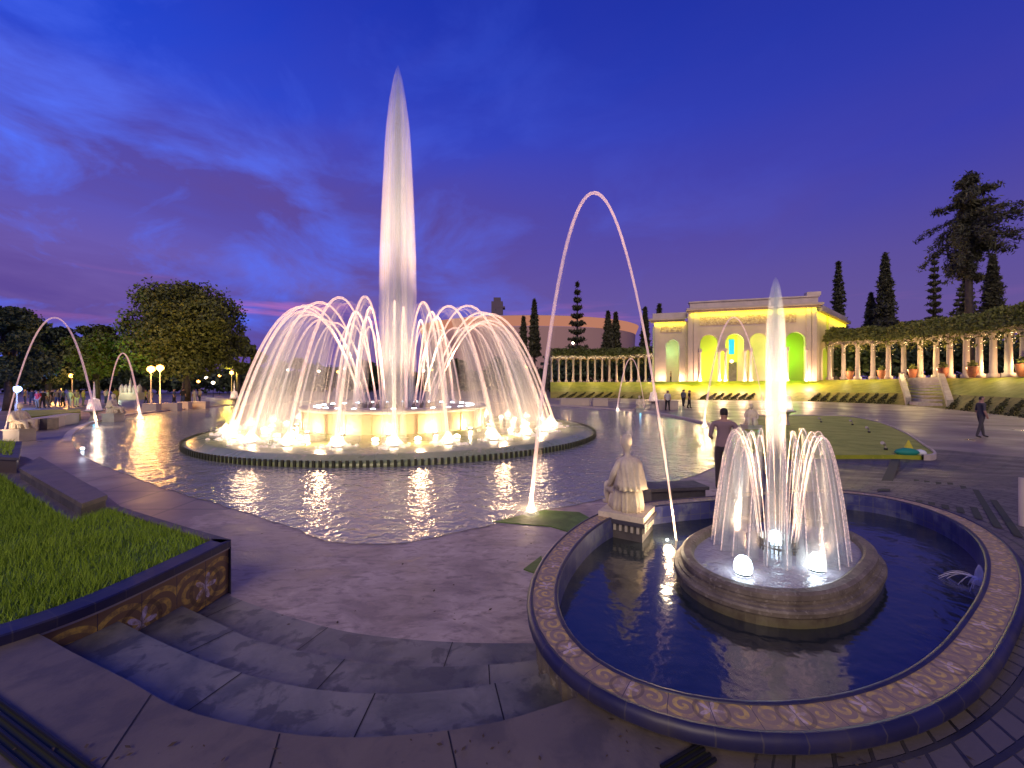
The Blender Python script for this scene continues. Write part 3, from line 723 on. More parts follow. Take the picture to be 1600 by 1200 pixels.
lamp('arc_light_l', (b1.x, b1.y, .5), 50, PINK, .05); lamp('arc_light_l2', (b0.x, b0.y - .5, .6), 30, PINK, .1); lamp('arc_light_m', (c1.x, c1.y, .5), 50, PINK, .1)
d0 = G(1007, 640, .3); d1 = G(964, 641, .02); statue_jet(Vector((d0.x * d1.y / d0.y, d1.y, .3)), d1, 2.2 + 40 * d1.y / F, .025, .05, 'small distant water arc in front of the long back pergola', .14, 0); lamp('arc_light_r', (d1.x + 1, d1.y - .3, .5), 8, PINK, .1)
e1 = G(1099, 665, .02); e0_ = Vector((P(1194, 640, 19).x, 19, .9)); statue_jet(e0_, e1, 2.2 + 105 * 20 / F, .02, .06, 'water arc dropping into the right end of the large pool', .22, 0); lamp('arc_light_s', (e1.x, e1.y - .5, .6), 40, PINK, .1)
pool_lamp(G(1101, 668, .01), .11, M['lamp_warm'], 'bright lamp where a water arc lands at the right end of the pool')
pool_lamp(G(965, 642, .01), .12, M['lamp_warm'], 'tiny lamp where the distant small arc meets the far kerb')
pool_lamp(G(219, 656, .01), .14, M['lamp_warm'], 'tiny lamp where the left small arc meets the far kerb')
# ------------------------------------------------------------------ statues
def robe_statue(root, s=1.0, M_=M['statue']):
    """seated robed figure seen from behind/right: body loft with folds, cape, head, arm on a rock. local metres, facing -X."""
    def ring(cx, cy, rx, ry, z, nf, amp, ph=0., N=72):
        out = []
        for i in range(N):
            a = 2 * pi * i / N; f_ = 1 + amp * (abs(sin(nf * a / 2 + ph)) - .5) + amp * .4 * sin(nf * .37 * a + ph * 2 + 1)
            out.append(((cx + rx * f_ * cos(a)) * s, (cy + ry * f_ * sin(a)) * s, z * s))
        return out
    mb = MB()
    mb.loft([ring(-.02, 0, .27, .235, 0, 22, .22), ring(-.02, 0, .265, .23, .08, 22, .24, .1), ring(-.01, 0, .24, .22, .20, 22, .20, .2), ring(.01, 0, .20, .20, .32, 20, .14, .3), ring(.04, 0, .15, .175, .42, 18, .08, .4),
             ring(.045, 0, .13, .17, .52, 12, .04), ring(.04, 0, .125, .18, .60, 8, .02), ring(.03, 0, .10, .16, .66, 6, .02), ring(.02, 0, .05, .06, .70, 6, 0), ring(.01, 0, .042, .045, .73, 6, 0),
             ring(0, 0, .044, .046, .76, 6, 0), ring(-.01, 0, .066, .066, .785, 6, 0), ring(-.015, 0, .086, .080, .84, 6, 0), ring(-.01, 0, .090, .084, .89, 6, 0), ring(-.005, 0, .080, .074, .94, 6, 0), ring(0, 0, .05, .048, .975, 6, 0), ring(0, 0, .004, .004, .99, 6, 0)], True, 0, True, True)
    # face: nose and brow
    mb.lathe([(.012, -.02), (.016, 0), (.006, .03)], (-.105 * s, 0, .85 * s), 8, 0, True, True)
    # seated thighs & shins toward -X
    for sy in (-1, 1):
        mb.tube([(0, sy * .10 * s, .24 * s), (-.20 * s, sy * .12 * s, .26 * s), (-.34 * s, sy * .12 * s, .25 * s), (-.38 * s, sy * .11 * s, .14 * s), (-.38 * s, sy * .11 * s, .03 * s), (-.46 * s, sy * .12 * s, .02 * s)], [.11 * s, .10 * s, .08 * s, .06 * s, .04 * s, .03 * s], 12)
    mb.obj('robed_figure', M_, root, True, loc=(0, 0, 0))
    mb = MB()
    mb.loft([ring(.03, 0, .075, .09, .69, 6, .05), ring(.04, 0, .125, .17, .665, 9, .10), ring(.05, 0, .165, .215, .60, 13, .14, .3), ring(.055, 0, .19, .23, .48, 15, .16, .5), ring(.06, .0, .215, .25, .36, 17, .18, .7), ring(.065, 0, .235, .265, .285, 19, .18, .8), ring(.06, 0, .215, .25, .285, 19, .18, .8)], True)
    mb.obj('cape', M_, root, True, loc=(0, 0, 0))
    mb = MB()
    for sy in (-1, 1):
        mb.tube([(.03 * s, sy * .18 * s, .62 * s), (-.03 * s, sy * .24 * s, .48 * s), (-.12 * s, sy * .25 * s, .34 * s), (-.25 * s, sy * .20 * s, .29 * s), (-.30 * s, sy * .17 * s, .28 * s)], [.06 * s, .055 * s, .045 * s, .03 * s, .025 * s], 10)
    mb.obj('arms', M_, root, True, loc=(0, 0, 0))
# near statue: pedestal stands at the basin's far-left rim
pc = Vector((1.42, 5.06, 0)); zt = .67
pz = thing('pedestal', pc, 'dark two-tier tiled pedestal under the near seated statue', 'pedestal')
rzp = math.radians(58)
def rotbox(mb, c, d, rz, z0, m=0): mb.box((c[0], c[1], z0 + d[2] / 2), d, rz, m)
mb = MB(); rotbox(mb, pc, (.50, .50, .30), rzp, .25); mb.obj('base', M['dark_stone'], pz)
mb = MB(); rotbox(mb, pc, (.58, .58, .045), rzp, .55); mb.obj('tiled_band', M['bluetile'], pz)
mb = MB()
for k in range(7):
    for sd_ in range(4):
        a = rzp + sd_ * pi / 2; o_ = (k - 3) * .068; cx = pc.x + cos(a) * .262 - sin(a) * o_; cy_ = pc.y + sin(a) * .262 + cos(a) * o_
        mb.box((cx, cy_, .505), (.022, .03, .075), a)
mb.obj('dentils', M['stone'], pz)
mb = MB(); rotbox(mb, pc, (.54, .54, .07), rzp, .595); mb.obj('top_slab', M['statue'], pz)
st = thing('seated_statue', (pc.x, pc.y, .665), 'cream marble statue of a seated robed figure seen from behind on the near basin', 'statue')
robe_statue(st, .93); st.rotation_euler = (0, 0, math.radians(-66)); st.scale = (.80, .80, 1.0)
mb = MB(); mb.lathe([(.09, 0), (.11, .03), (.10, .08), (.05, .10), (.01, .11)], (-.31, .12, 0), 12, 0, True, True, 1.2, .9); mb.obj('rock', M['statue'], st, True, loc=(0, 0, 0))
lamp('statue_light', (a0.x - .10, a0.y - .03, .47), 13, (1, .76, .45), .06)
lamp('statue_light_side', (pc.x + .15, pc.y - .9, .65), 3, (1, .8, .5), .05)
def far_statue(px_, py_, Yd, h, rz, label, plab):
    p = P(px_, py_, Yd); b = thing('pedestal', (p.x, p.y, 0), 'stone pedestal under ' + plab, 'pedestal')
    zt = max(p.z, .25); mb = MB(); mb.box((p.x, p.y, zt / 2), (.62 * h, .56 * h, zt)); mb.box((p.x, p.y, zt + .03), (.7 * h, .64 * h, .06)); mb.obj('block', M['stone'], b)
    t_ = thing('seated_statue', (p.x, p.y, zt + .06), label, 'statue'); robe_statue(t_, h); t_.rotation_euler = (0, 0, rz)
    lamp('statue_glow', (p.x + .3, p.y - 1.1, zt + .3), 3, (1, .92, .7), .05); lamp('statue_cyan', (p.x - .2, p.y - .9, zt - .1), 2, (.2, .7, 1), .05)
far_statue(31, 672, 15.8, 1.0, math.radians(180), 'seated statue by the low wall at the far left', 'the statue at the far left edge')
far_statue(177, 647, 24, 1.15, math.radians(200), 'seated statue at the left end of the pool beside the small arc', 'the statue beside the small left arc')
far_statue(999, 641, 32, 1.0, math.radians(90), 'small distant statue on the far kerb in front of the back pergola', 'the distant statue on the far kerb')
far_statue(1174, 668, 19, 1.0, math.radians(60), 'statue at the right end of the pool behind the small fountain', 'the statue behind the small fountain')
# ------------------------------------------------------------------ tiered fountains round the plaza
def tier_fountain(px_, py_, Yd, R_, zb, jet, label):
    p = P(px_, py_, Yd); p = Vector((p.x, p.y, 0))
    t_ = thing('tiered_fountain', p, label, 'fountain')
    mb = MB(); mb.lathe([(R_ * .55, 0), (R_ * .45, .15), (R_ * .3, zb * .5), (R_ * .35, zb * .85), (R_ * .9, zb * .96), (R_, zb), (R_ * .96, zb + .05), (R_ * .2, zb - .05)], p, 24, 0, cap1=True); mb.obj('bowl', M['stone'], t_, True)
    mb = MB(); mb.lathe([(R_ * .8, zb + .02), (R_ * .62, zb + jet * .5), (R_ * .5, zb + jet * .9), (R_ * .12, zb + jet)], p, 20, 0, cap1=True); mb.obj('water_dome', M['foam'], t_, True)
    mb = MB(); mb.lathe([(R_ * .14, zb + jet * .9), (R_ * .10, zb + jet * 1.6), (R_ * .02, zb + jet * 2.3)], p, 10, 0, cap1=True); mb.obj('jet', M['foam'], t_, True)
    lamp('tier_light', (p.x, p.y - R_ * 1.25, zb + .1), 40, PINK, .06, 120, (p.x, p.y, zb + 1.6))
tier_fountain(147, 640, 24, .46, .62, .75, 'small tiered fountain with a glowing water dome on the left plaza')
tier_fountain(366, 625, 42, .5, .7, .8, 'small tiered fountain just left of the large fountain spray')
tier_fountain(803, 628, 42, .5, .8, 1.0, 'small tiered fountain seen through the right side of the large spray')
tier_fountain(1021, 634, 38, .55, .6, .9, 'small tiered fountain on the far side in front of the pavilion wing')
tier_fountain(1226, 646, 21, .5, .80, .85, 'two-tier stone fountain partly behind the near water column')
# ------------------------------------------------------------------ left planter, bench, drains
z_p = .57
pl = [G(-260, 1090, z_p), G(-40, 1004, z_p), G(120, 950, z_p), G(250, 895, z_p), G(360, 843, z_p), G(270, 818, z_p), G(180, 793, z_p), G(108, 811, z_p), G(30, 765, z_p), G(-20, 742, z_p), G(-260, 700, z_p), G(-500, 760, z_p)]
pl = [G(-60, 1012, z_p), G(60, 974, z_p), G(160, 937, z_p), G(260, 892, z_p), G(361, 843, z_p), G(300, 826, z_p), G(240, 808, z_p), G(184, 790, z_p), G(112, 812, z_p), G(60, 780, z_p), G(0, 742, z_p), G(-120, 700, z_p), G(-260, 800, z_p)]
near = spline(pl[:5], 40); farp = pl[4:]
tp = thing('lawn_planter', (pl[4].x, pl[4].y, 0), 'raised grass planter with blue tiled cap and patterned yellow tile wall at left', 'planter')
def inset_path(path, d):
    out = []
    for i in range(len(path)):
        t_ = (path[min(i + 1, len(path) - 1)] - path[max(i - 1, 0)]).normalized(); out.append(path[i] + Vector((-t_.y, t_.x, 0)) * d)
    return out
nin = inset_path(near, .20)
mb = MB(); mb.loft([at(near, z_p - .075), at(near, z_p - .01), at(inset_path(near, .012), z_p), at(nin, z_p), at(nin, z_p - .06)], False); mb.obj('cap', M['bluetile'], tp)
mb = MB(); mb.loft([at(inset_path(near, .03), .02), at(inset_path(near, .03), z_p - .095)], False); mb.obj('tiled_wall', M['walltile'], tp)
mb = MB(); mb.loft([at(inset_path(near, .012), z_p - .095), at(inset_path(near, .012), z_p - .075), at(inset_path(near, .04), z_p - .075)], False); mb.obj('trim', M['stone'], tp)
fp = [near[-1]] + [Vector(p) for p in pl[5:8]]
fi = inset_path(fp, .10)
mb = MB(); mb.loft([at(fp, 0), at(fp, z_p), at(fi, z_p), at(fi, z_p - .06)], False); mb.obj('far_cap', M['dark_stone'], tp)
gl = [nin[i] for i in range(0, 38, 3)] + [nin[-1] - (nin[-1] - nin[-3]) * .15] + [Vector((fi[1].x, fi[1].y, 0)), Vector((fi[2].x, fi[2].y, 0)), Vector((fi[3].x, fi[3].y, 0))] + pl[8:]
poly = [(p.x, p.y) for p in gl]
mb = MB(); mb.prism(poly, .3, z_p - .03); mb.obj('soil', M['soil'], tp)
def inside(x, y, pg):
    c = np.zeros_like(x, dtype=bool); j = len(pg) - 1
    for i in range(len(pg)):
        xi, yi = pg[i]; xj, yj = pg[j]
        c ^= ((yi > y) != (yj > y)) & (x < (xj - xi) * (y - yi) / (yj - yi + 1e-12) + xi); j = i
    return c
def grass(name, pg, z, count, h, wd, mat, zfun=None, dens_near=True):
    xs = [p[0] for p in pg]; ys = [p[1] for p in pg]
    x = RNG.uniform(min(xs), max(xs), count); y = RNG.uniform(min(ys), max(ys), count); k = inside(x, y, pg)
    x, y = x[k], y[k]; m = len(x); a = RNG.uniform(0, 2 * pi, m)
    hh = h * RNG.uniform(.5, 1.3, m) * (1 + .35 * np.sin(x * 3.1) * np.sin(y * 4.3)); lx, ly = RNG.normal(0, .35, m) * hh, RNG.normal(0, .35, m) * hh
    z0 = np.full(m, z) if zfun is None else zfun(x, y)
    v = np.zeros((m, 3, 3)); v[:, 0] = np.stack([x - wd * np.cos(a), y - wd * np.sin(a), z0], 1); v[:, 1] = np.stack([x + wd * np.cos(a), y + wd * np.sin(a), z0], 1)
    v[:, 2] = np.stack([x + lx, y + ly, z0 + hh], 1)
    return fastmesh(name, v.reshape(-1, 3), 3, mat)
def fastmesh(name, v, k, mat, parent=None):
    m = len(v) // k; me = bpy.data.meshes.new(name); me.vertices.add(len(v)); me.vertices.foreach_set('co', np.ascontiguousarray(v, dtype=np.float32).ravel())
    me.loops.add(len(v)); me.loops.foreach_set('vertex_index', np.arange(len(v), dtype=np.int32)); me.polygons.add(m)
    me.polygons.foreach_set('loop_start', np.arange(m, dtype=np.int32) * k); me.update(calc_edges=True); me.validate()
    me.materials.append(mat); o = bpy.data.objects.new(name, me); COL.objects.link(o)
    if parent: o.parent = parent; o.matrix_parent_inverse = Matrix.Translation(-Vector(parent.location))
    return o
tag(grass('grass', poly, z_p - .03, 330000, .075, .0035, M['blade']), 'thick bright green grass filling the raised planter at left', 'grass', kind='stuff')
# stone border and low bench by the planter
bd = [G(-60, 745, .5), G(0, 744, .5), G(112, 822, .5), G(190, 796, .5), G(150, 765, .5), G(40, 716, .5), G(-60, 702, .5)]
mb = MB(); mb.prism([(p.x, p.y) for p in bd], 0, .53); tag(mb.obj('bench_plinth', M['concrete']), 'grey stone border slab around the low bench', 'plinth')
tb = thing('stone_bench', G(80, 760, .5), 'long low stone bench with dark sides between the lawn planter and the pool', 'bench')
q = [G(30, 735, .66), G(128, 792, .66), G(168, 778, .66), G(62, 716, .66)]
cq = sum(q, Vector()) / 4
mb = MB(); mb.prism([((p.x - cq.x) * .97 + cq.x, (p.y - cq.y) * .97 + cq.y) for p in q], .53, .64); mb.obj('base', M['dark_stone'], tb)
mb = MB(); mb.prism([(p.x, p.y) for p in q], .64, .70); o = mb.obj('seat', M['concrete'], tb)
# small tiled planter at the left edge
tq = thing('corner_planter', G(10, 745, .3), 'small tiled planter with dark cap cut off by the left edge', 'planter')
q = [G(-70, 735, .5), G(26, 742, .5), G(32, 712, .5), G(-70, 708, .5)]
mb = MB(); mb.prism([(p.x, p.y) for p in q], 0, .78); mb.obj('tiled_wall', M['walltile'], tq)
mb = MB(); cq = sum(q, Vector()) / 4; mb.prism([((p.x - cq.x) * 1.06 + cq.x, (p.y - cq.y) * 1.06 + cq.y) for p in q], .78, .83); mb.obj('cap', M['dark_stone'], tq)
pg = [(p.x, p.y) for p in q]
tag(grass('grass', [((x - cq.x) * .85 + cq.x, (y - cq.y) * .85 + cq.y) for x, y in pg], .83, 4000, .10, .006, M['blade']), 'green grass tuft growing in the corner planter', 'grass', kind='stuff')
# drains
def drain(a, b, wd, z, label):
    a, b = Vector(a), Vector(b); d = (b - a).normalized(); s_ = Vector((-d.y, d.x, 0)); t_ = thing('drain_grate', a, label, 'drain')
    mb = MB(); mb.poly([a - s_ * wd + Vector((0, 0, .004)), b - s_ * wd + Vector((0, 0, .004)), b + s_ * wd + Vector((0, 0, .004)), a + s_ * wd + Vector((0, 0, .004))][::1]); mb.obj('channel', M['grille'], t_)
    mb = MB()
    for k in (-.85, -.3, .3, .85): mb.tube([a + s_ * wd * k + Vector((0, 0, .012)), b + s_ * wd * k + Vector((0, 0, .012))], .009, 6)
    mb.obj('bars', M['iron'], t_)
drain(G(-60, 1085, .5), G(130, 1235, .5), .07, .5, 'long dark slotted drain crossing the terrace at the bottom left')
drain(G(1045, 1215, .5), G(1105, 1178, .5), .05, .5, 'short dark drain slot in the terrace beside the near basin')
# green wedge strips of ground cover by the basin
for pts_, lb in (([(770, 815), (850, 797), (905, 800), (960, 830), (935, 845), (860, 822)], 'narrow olive green lawn strip between pool edge and the near basin'), ([(818, 889), (846, 868), (850, 900)], 'tiny triangular grass wedge against the left of the near basin')):
    pp = [G(x, y, .012) for x, y in pts_]; mb = MB(); mb.prism([(p.x, p.y) for p in pp], -.01, .014); tag(mb.obj('lawn_strip', M['soil']), lb, 'lawn')
# radial dark joints in slabs right behind the basin
tt = [((1432, 750), (1436, 786)), ((1448, 752), (1456, 790)), ((1466, 754), (1478, 796)), ((1484, 755), (1502, 802)), ((1504, 760), (1530, 812)), ((1524, 766), (1560, 826)), ((1552, 782), (1592, 840))]
for (a, b) in tt:
    def hit(px_, py_):
        Y = 8.0
        for _ in range(30):
            X = (px_ - 800) / F * Y; Y = (CZ - ramp_z(X, Y)) * F / (py_ - HZ) * .5 + Y * .5
        return Vector(((px_ - 800) / F * Y, Y, ramp_z((px_ - 800) / F * Y, Y) + .012))
    A, B = hit(*a), hit(*b); d = (B - A); s_ = Vector((-d.y, d.x, 0)).normalized() * .035
    mb = MB(); mb.poly([A - s_, B - s_, B + s_, A + s_]); tag(mb.obj('paving_joint', M['grille']), 'dark radial gap between paving slabs behind the near basin', 'paving gap', 'dark radial gaps behind the near basin')
A, B = hit(1400, 718), hit(1380, 768); s_ = Vector((.13, .0, 0))
mb = MB(); mb.poly([A - s_, B - s_ * .8, B + s_ * .8, A + s_]); tag(mb.obj('paving_joint', M['grille']), 'widest dark gap in the paving leading from lawn tip to the near basin', 'paving gap')
# low dark block wall behind the basin
tw = G(1085, 800, .0)
mb = MB(); mb.box((2.55, 6.5, .28), (.9, .35, .56), .15); mb.box((2.55, 6.5, .58), (.98, .43, .05), .15); tag(mb.obj('low_wall', M['dark_stone']), 'short dark block wall behind the near basin beside the blurred person', 'wall')
# crescent lawn right of the pool
LC = [(1180, 650), (1250, 650), (1320, 651), (1370, 660), (1410, 676), (1440, 695), (1458, 712), (1400, 712), (1330, 712), (1280, 712), (1200, 710), (1150, 690)]
lc = spline([G(x, y, .10) for x, y in LC], 60); pg = [(p.x, p.y) for p in lc]
mb = MB(); mb.prism(pg, .0, .12); tag(mb.obj('crescent_lawn', M['lawn']), 'flat crescent-shaped lawn with kerb right of the large pool', 'lawn')
cc = sum(lc, Vector()) / len(lc)
k0 = [p for p in lc if True]; mb = MB(); outp = [cc + (p - cc) * 1.02 for p in k0[:36]]; k1 = k0[:36]
mb.loft([at(outp, 0), at(outp, .17), at(k1, .17), at(k1, .10)], False); tag(mb.obj('lawn_kerb', M['kerb']), 'pale kerb edging the outer side of the crescent lawn', 'kerb')
def ground_spot(px_, py_, label):
    p = G(px_, py_, .12); t_ = thing('ground_spotlight', p, label, 'spotlight', 'ground spotlights on the crescent lawn')
    mb = MB(); mb.lathe([(.05, 0), (.05, .06)], p, 8, 0, cap1=True); mb.obj('base', M['iron'], t_)
    mb = MB(); mb.tube([p + Vector((0, 0, .06)), p + Vector((-.02, 0, .14)), p + Vector((-.10, -.05, .2)), p + Vector((-.2, -.1, .24))], [.02, .02, .045, .055], 10); mb.obj('head', M['stone'], t_)
for a in ((1283, 660, 'tiny spotlight at the far left of the crescent lawn'), (1332, 664, 'small spotlight near the upper kerb of the crescent lawn'), (1358, 676, 'small spotlight in the middle of the crescent lawn'), (1384, 703, 'larger spotlight at the lower edge of the crescent lawn')): ground_spot(*a)
bp = G(1422, 710, .12); tb = thing('picnic_bag', bp, 'green and white bag with yellow flap dropped on the tip of the crescent lawn', 'bag')
mb = MB(); mb.lathe([(.20, 0), (.26, .06), (.22, .13), (.08, .19)], (bp.x - .1, bp.y, bp.z), 12, 0, cap1=True, sx=1.3, sy=.8); mb.obj('body', pmat('green_fabric', (.01, .22, .16), .7), tb, True)
mb = MB(); mb.lathe([(.12, 0), (.15, .05), (.1, .12), (.02, .15)], (bp.x + .3, bp.y, bp.z), 10, 0, cap1=True); mb.obj('pouch', pmat('white_fabric', (.6, .62, .65), .7), tb, True)
mb = MB(); mb.lathe([(.13, .12), (.07, .28), (.01, .42)], (bp.x, bp.y + .05, bp.z), 6, 0, cap1=True); mb.obj('flap', pmat('yellow_fabric', (.5, .45, .03), .7), tb)
# ------------------------------------------------------------------ low wall seats round the pool
def wall_seat(px0, px1, py, h, label, grassy=False, dpt=.5):
    a, b = G(px0, py[0]), G(px1, py[1]); d = (b - a); L_ = d.length; rz = math.atan2(d.y, d.x); c = (a + b) / 2
    t_ = thing('low_wall', c, label, 'wall')
    off_ = Vector((-sin(rz), cos(rz), 0)) * dpt / 2; c2 = c + off_
    mb = MB(); mb.box((c2.x, c2.y, h / 2), (L_, dpt, h), rz); mb.obj('block', M['plaster'], t_)
    mb = MB(); mb.box((c2.x, c2.y, h + .03), (L_ + .04, dpt + .06, .06), rz); mb.obj('coping', M['kerb'], t_)
wall_seat(38, 61, (676, 672), .5, 'first segment of low cream wall at the left'); wall_seat(70, 102, (671, 665), .5, 'second segment of low cream wall at the left'); wall_seat(103, 124, (664, 661), .5, 'third segment of low cream wall at the left')
mb = MB(); a, b = G(66, 672), G(66, 672); mb.box((a.x, a.y + .3, .27), (.36, .5, .54)); tag(mb.obj('dark_post', M['dark_stone']), 'dark block between two cream wall segments at the left', 'post')
a, b, c_, d_ = G(40, 668), G(126, 657), G(126, 652), G(20, 655)
mb = MB(); mb.prism([(p.x, p.y) for p in (a, b, c_, d_)], 0, .54); tag(mb.obj('raised_lawn', M['lawn']), 'raised lawn bed behind the cream low wall at the left', 'lawn')
for i, (x0, x1, y) in enumerate([(222, 244, 644), (252, 277, 642.5), (278, 294, 640), (299, 321, 639)]):
    wall_seat(x0, x1, (y, y), .6, ['leftmost', 'second', 'third', 'rightmost'][i] + ' stone bench block on the far left of the pool')
for i, (x0, x1, y) in enumerate([(876, 921, 634), (927, 950, 634.5), (1030, 1060, 640)]):
    wall_seat(x0, x1, (y, y), .7, ['long stone bench block behind the pool under the back lawn', 'short stone bench block right of the long one behind the pool', 'stone bench block in front of the pavilion'][i])
# ------------------------------------------------------------------ embankment with lawn under the pergolas
ES = [(-40 + 900, 622, 612, 597), (960, 622, 612, 597), (1020, 624, 613, 597), (1100, 625, 613, 596), (1200, 626, 613, 595), (1290, 628, 613, 594), (1400, 632, 614, 592), (1440, 635, 615, 591.5), (1500, 641, 617, 591), (1600, 652, 622, 589), (1800, 680, 640, 585), (2100, 720, 660, 580)]
def bank_pts(e, k):
    x, yf, yl, yt = e; f = G(x, yf); Yf = f.y
    if k == 0: return f
    if k == 1: return P(x, yl, Yf + 2.5)
    if k == 2: return P(x, yt, Yf + 7.5)
    q = P(x, yt, Yf + 7.5); return Vector((q.x * 1.9, q.y * 1.9, q.z + .4))
XS = [e[0] for e in ES]
def estat(px_): return tuple(float(np.interp(px_, XS, [e[j] for e in ES])) for j in range(4))
FINE = np.linspace(860, 2100, 160)
rows = [[bank_pts(estat(x), k) for x in FINE] for k in range(4)]
mb = MB(); mb.loft([rows[0], rows[1]], False); tag(mb.obj('bank', M['bank']), kind='structure')
mb = MB(); mb.loft([rows[1], rows[2]], False); tag(mb.obj('lawn', M['lawn']), kind='structure')
mb = MB(); mb.loft([rows[2], rows[3]], False); tag(mb.obj('upper_ground', M['farpave']), kind='structure')
# dark leafy wedges built in place of shadow stripes on the bank
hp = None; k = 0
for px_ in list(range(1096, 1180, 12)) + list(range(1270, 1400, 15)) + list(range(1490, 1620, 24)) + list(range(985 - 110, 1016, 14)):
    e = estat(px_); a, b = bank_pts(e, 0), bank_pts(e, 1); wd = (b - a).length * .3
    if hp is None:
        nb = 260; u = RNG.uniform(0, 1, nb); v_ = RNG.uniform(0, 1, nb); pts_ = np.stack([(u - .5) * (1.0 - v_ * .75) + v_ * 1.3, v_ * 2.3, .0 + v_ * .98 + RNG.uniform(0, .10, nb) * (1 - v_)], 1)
        qv = np.repeat(pts_[:, None, :], 4, 1); rnd = RNG.normal(0, .07, (nb, 4, 3)); hp = fastmesh('shadow_stripe_wedge', (qv + rnd).reshape(-1, 3), 4, M['shadow_stripe']); hp.location = a; ob = hp
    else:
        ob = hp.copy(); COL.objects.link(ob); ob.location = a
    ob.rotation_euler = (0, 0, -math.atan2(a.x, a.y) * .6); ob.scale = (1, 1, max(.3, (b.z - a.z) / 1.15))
    tag(ob, 'dark leafy wedge standing in for a shadow stripe on the yellow green bank', 'shadow_stripe', 'dark shadow stripe wedges along the bank')
# staircase up the bank
ts = thing('staircase', G(1440, 636), 'stone staircase with side wall climbing the bank to the right pergola', 'staircase')
eA, eB = estat(1412), estat(1462)
for k in range(9):
    u0, u1 = k / 9, (k + 1) / 9
    def li(e, u): a, b, c_ = bank_pts(e, 0), bank_pts(e, 1), bank_pts(e, 2); return (a.lerp(c_, u))
    a, b, c_, d_ = li(eA, u0), li(eB, u0), li(eB, 1), li(eA, 1); zt = li(eA, u1).z
    mb = MB(); mb.prism([(p.x, p.y) for p in (a - Vector((0, .6, 0)), b - Vector((0, .6, 0)), c_, d_)], 0 if k == 0 else li(eA, u0).z - .01, zt + .1); mb.obj('step', M['stone'], ts)
for e_ in (estat(1408), estat(1470)):
    a, c_ = bank_pts(e_, 0), bank_pts(e_, 2); mb = MB(); n_ = Vector((.3, 0, 0)); rise = .75
    vs = [a - n_ - Vector((0, .8, 0)), a + n_ - Vector((0, .8, 0)), c_ + n_, c_ - n_]
    b0_ = len(mb.v); mb.v += [(v.x, v.y, 0) for v in vs] + [(vs[0].x, vs[0].y, .8), (vs[1].x, vs[1].y, .8), (vs[2].x, vs[2].y, c_.z + rise), (vs[3].x, vs[3].y, c_.z + rise)]
    for f in [(0, 3, 2, 1), (4, 5, 6, 7), (0, 1, 5, 4), (1, 2, 6, 5), (2, 3, 7, 6), (3, 0, 4, 7)]: mb.face([b0_ + i for i in f])
    mb.obj('side_wall', M['stone'], ts)
# ------------------------------------------------------------------ leaf clouds
def leafcloud(blobs, per, size, seed=0, shell=.55, squash=1.0):
    r = np.random.default_rng(seed); out = []
    for (x, y, z, rx, ry, rz_) in blobs:
        m = int(per); d = r.normal(size=(m, 3)); d /= np.linalg.norm(d, axis=1)[:, None]; rad = (shell + (1 - shell) * r.random(m)) ** 1.0 * (1 + .12 * r.normal(size=m))
        c = np.stack([x + d[:, 0] * rx * rad, y + d[:, 1] * ry * rad, z + d[:, 2] * rz_ * rad], 1)
        u = r.normal(size=(m, 3)); u /= np.linalg.norm(u, axis=1)[:, None]; v = np.cross(u, r.normal(size=(m, 3))); v /= np.linalg.norm(v, axis=1)[:, None]
        s_ = size * (.6 + .8 * r.random(m))[:, None]
        out.append(np.stack([c - u * s_, c - v * s_ * .6, c + u * s_, c + v * s_ * .6], 1))
    return np.concatenate(out).reshape(-1, 3)
def broad_tree(px_, Yd, top_py, halfw_px, base_py_crown, label, leaf='leaf', seed=1, nb=26, per=420, size=.22, group=None):
    X = (px_ - 800) / F * Yd; zt = CZ + (HZ - top_py) * Yd / F; zb = CZ + (HZ - base_py_crown) * Yd / F; hw = halfw_px * Yd / F
    r = random.Random(seed); t_ = thing('broadleaf_tree', (X, Yd, 0), label, 'tree', group)
    mb = MB(); th = zb + (zt - zb) * .35
    mb.tube([(X, Yd, -.1), (X + .1, Yd, th * .3), (X - .1, Yd + .1, th * .65), (X, Yd, th)], [.03 * zt + .08, .024 * zt + .06, .018 * zt + .05, .06], 10)
    blobs = []
    for k in range(nb):
        a = r.uniform(0, 2 * pi); v = r.random(); zc_ = zb + (zt - zb) * (.12 + .76 * v); rad_ = hw * sqrt(max(.05, 1 - (2 * v - .85) ** 2 * .75)) * r.uniform(.3, .92)
        s_ = r.uniform(.14, .38) * min(hw, (zt - zb) * .6)
        c = (X + rad_ * cos(a), Yd + rad_ * sin(a), min(zc_, zt - s_ * .8)); blobs.append((*c, s_ * 1.15, s_ * 1.15, s_ * .85))
        if k % 3 == 0: mb.tube([(X, Yd, th * .6), ((X + c[0]) / 2, (Yd + c[1]) / 2, (th * .7 + c[2]) / 2), c], [.12, .08, .03], 6)
    mb.obj('trunk', M['bark'], t_, True)
    fastmesh('crown', leafcloud(blobs, per, size, seed), 4, M[leaf], t_)
broad_tree(290, 46, 443, 84, 590, 'big rounded tree glowing dark olive behind the lamps left of the large fountain', 'leaf', 3, 85, 620, .17)
broad_tree(372, 62, 515, 32, 590, 'smaller tree hugging the right flank of the big rounded tree', 'leaf', 4, 16, 300, .3)
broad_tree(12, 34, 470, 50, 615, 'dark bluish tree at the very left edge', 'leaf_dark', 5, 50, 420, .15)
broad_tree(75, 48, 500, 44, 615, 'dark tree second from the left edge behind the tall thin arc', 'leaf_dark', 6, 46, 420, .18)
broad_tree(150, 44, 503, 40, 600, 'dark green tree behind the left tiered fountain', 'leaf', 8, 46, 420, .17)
broad_tree(225, 70, 555, 30, 605, 'low dark tree in the gap beside the big rounded tree', 'leaf_dark', 9, 12, 260, .3)
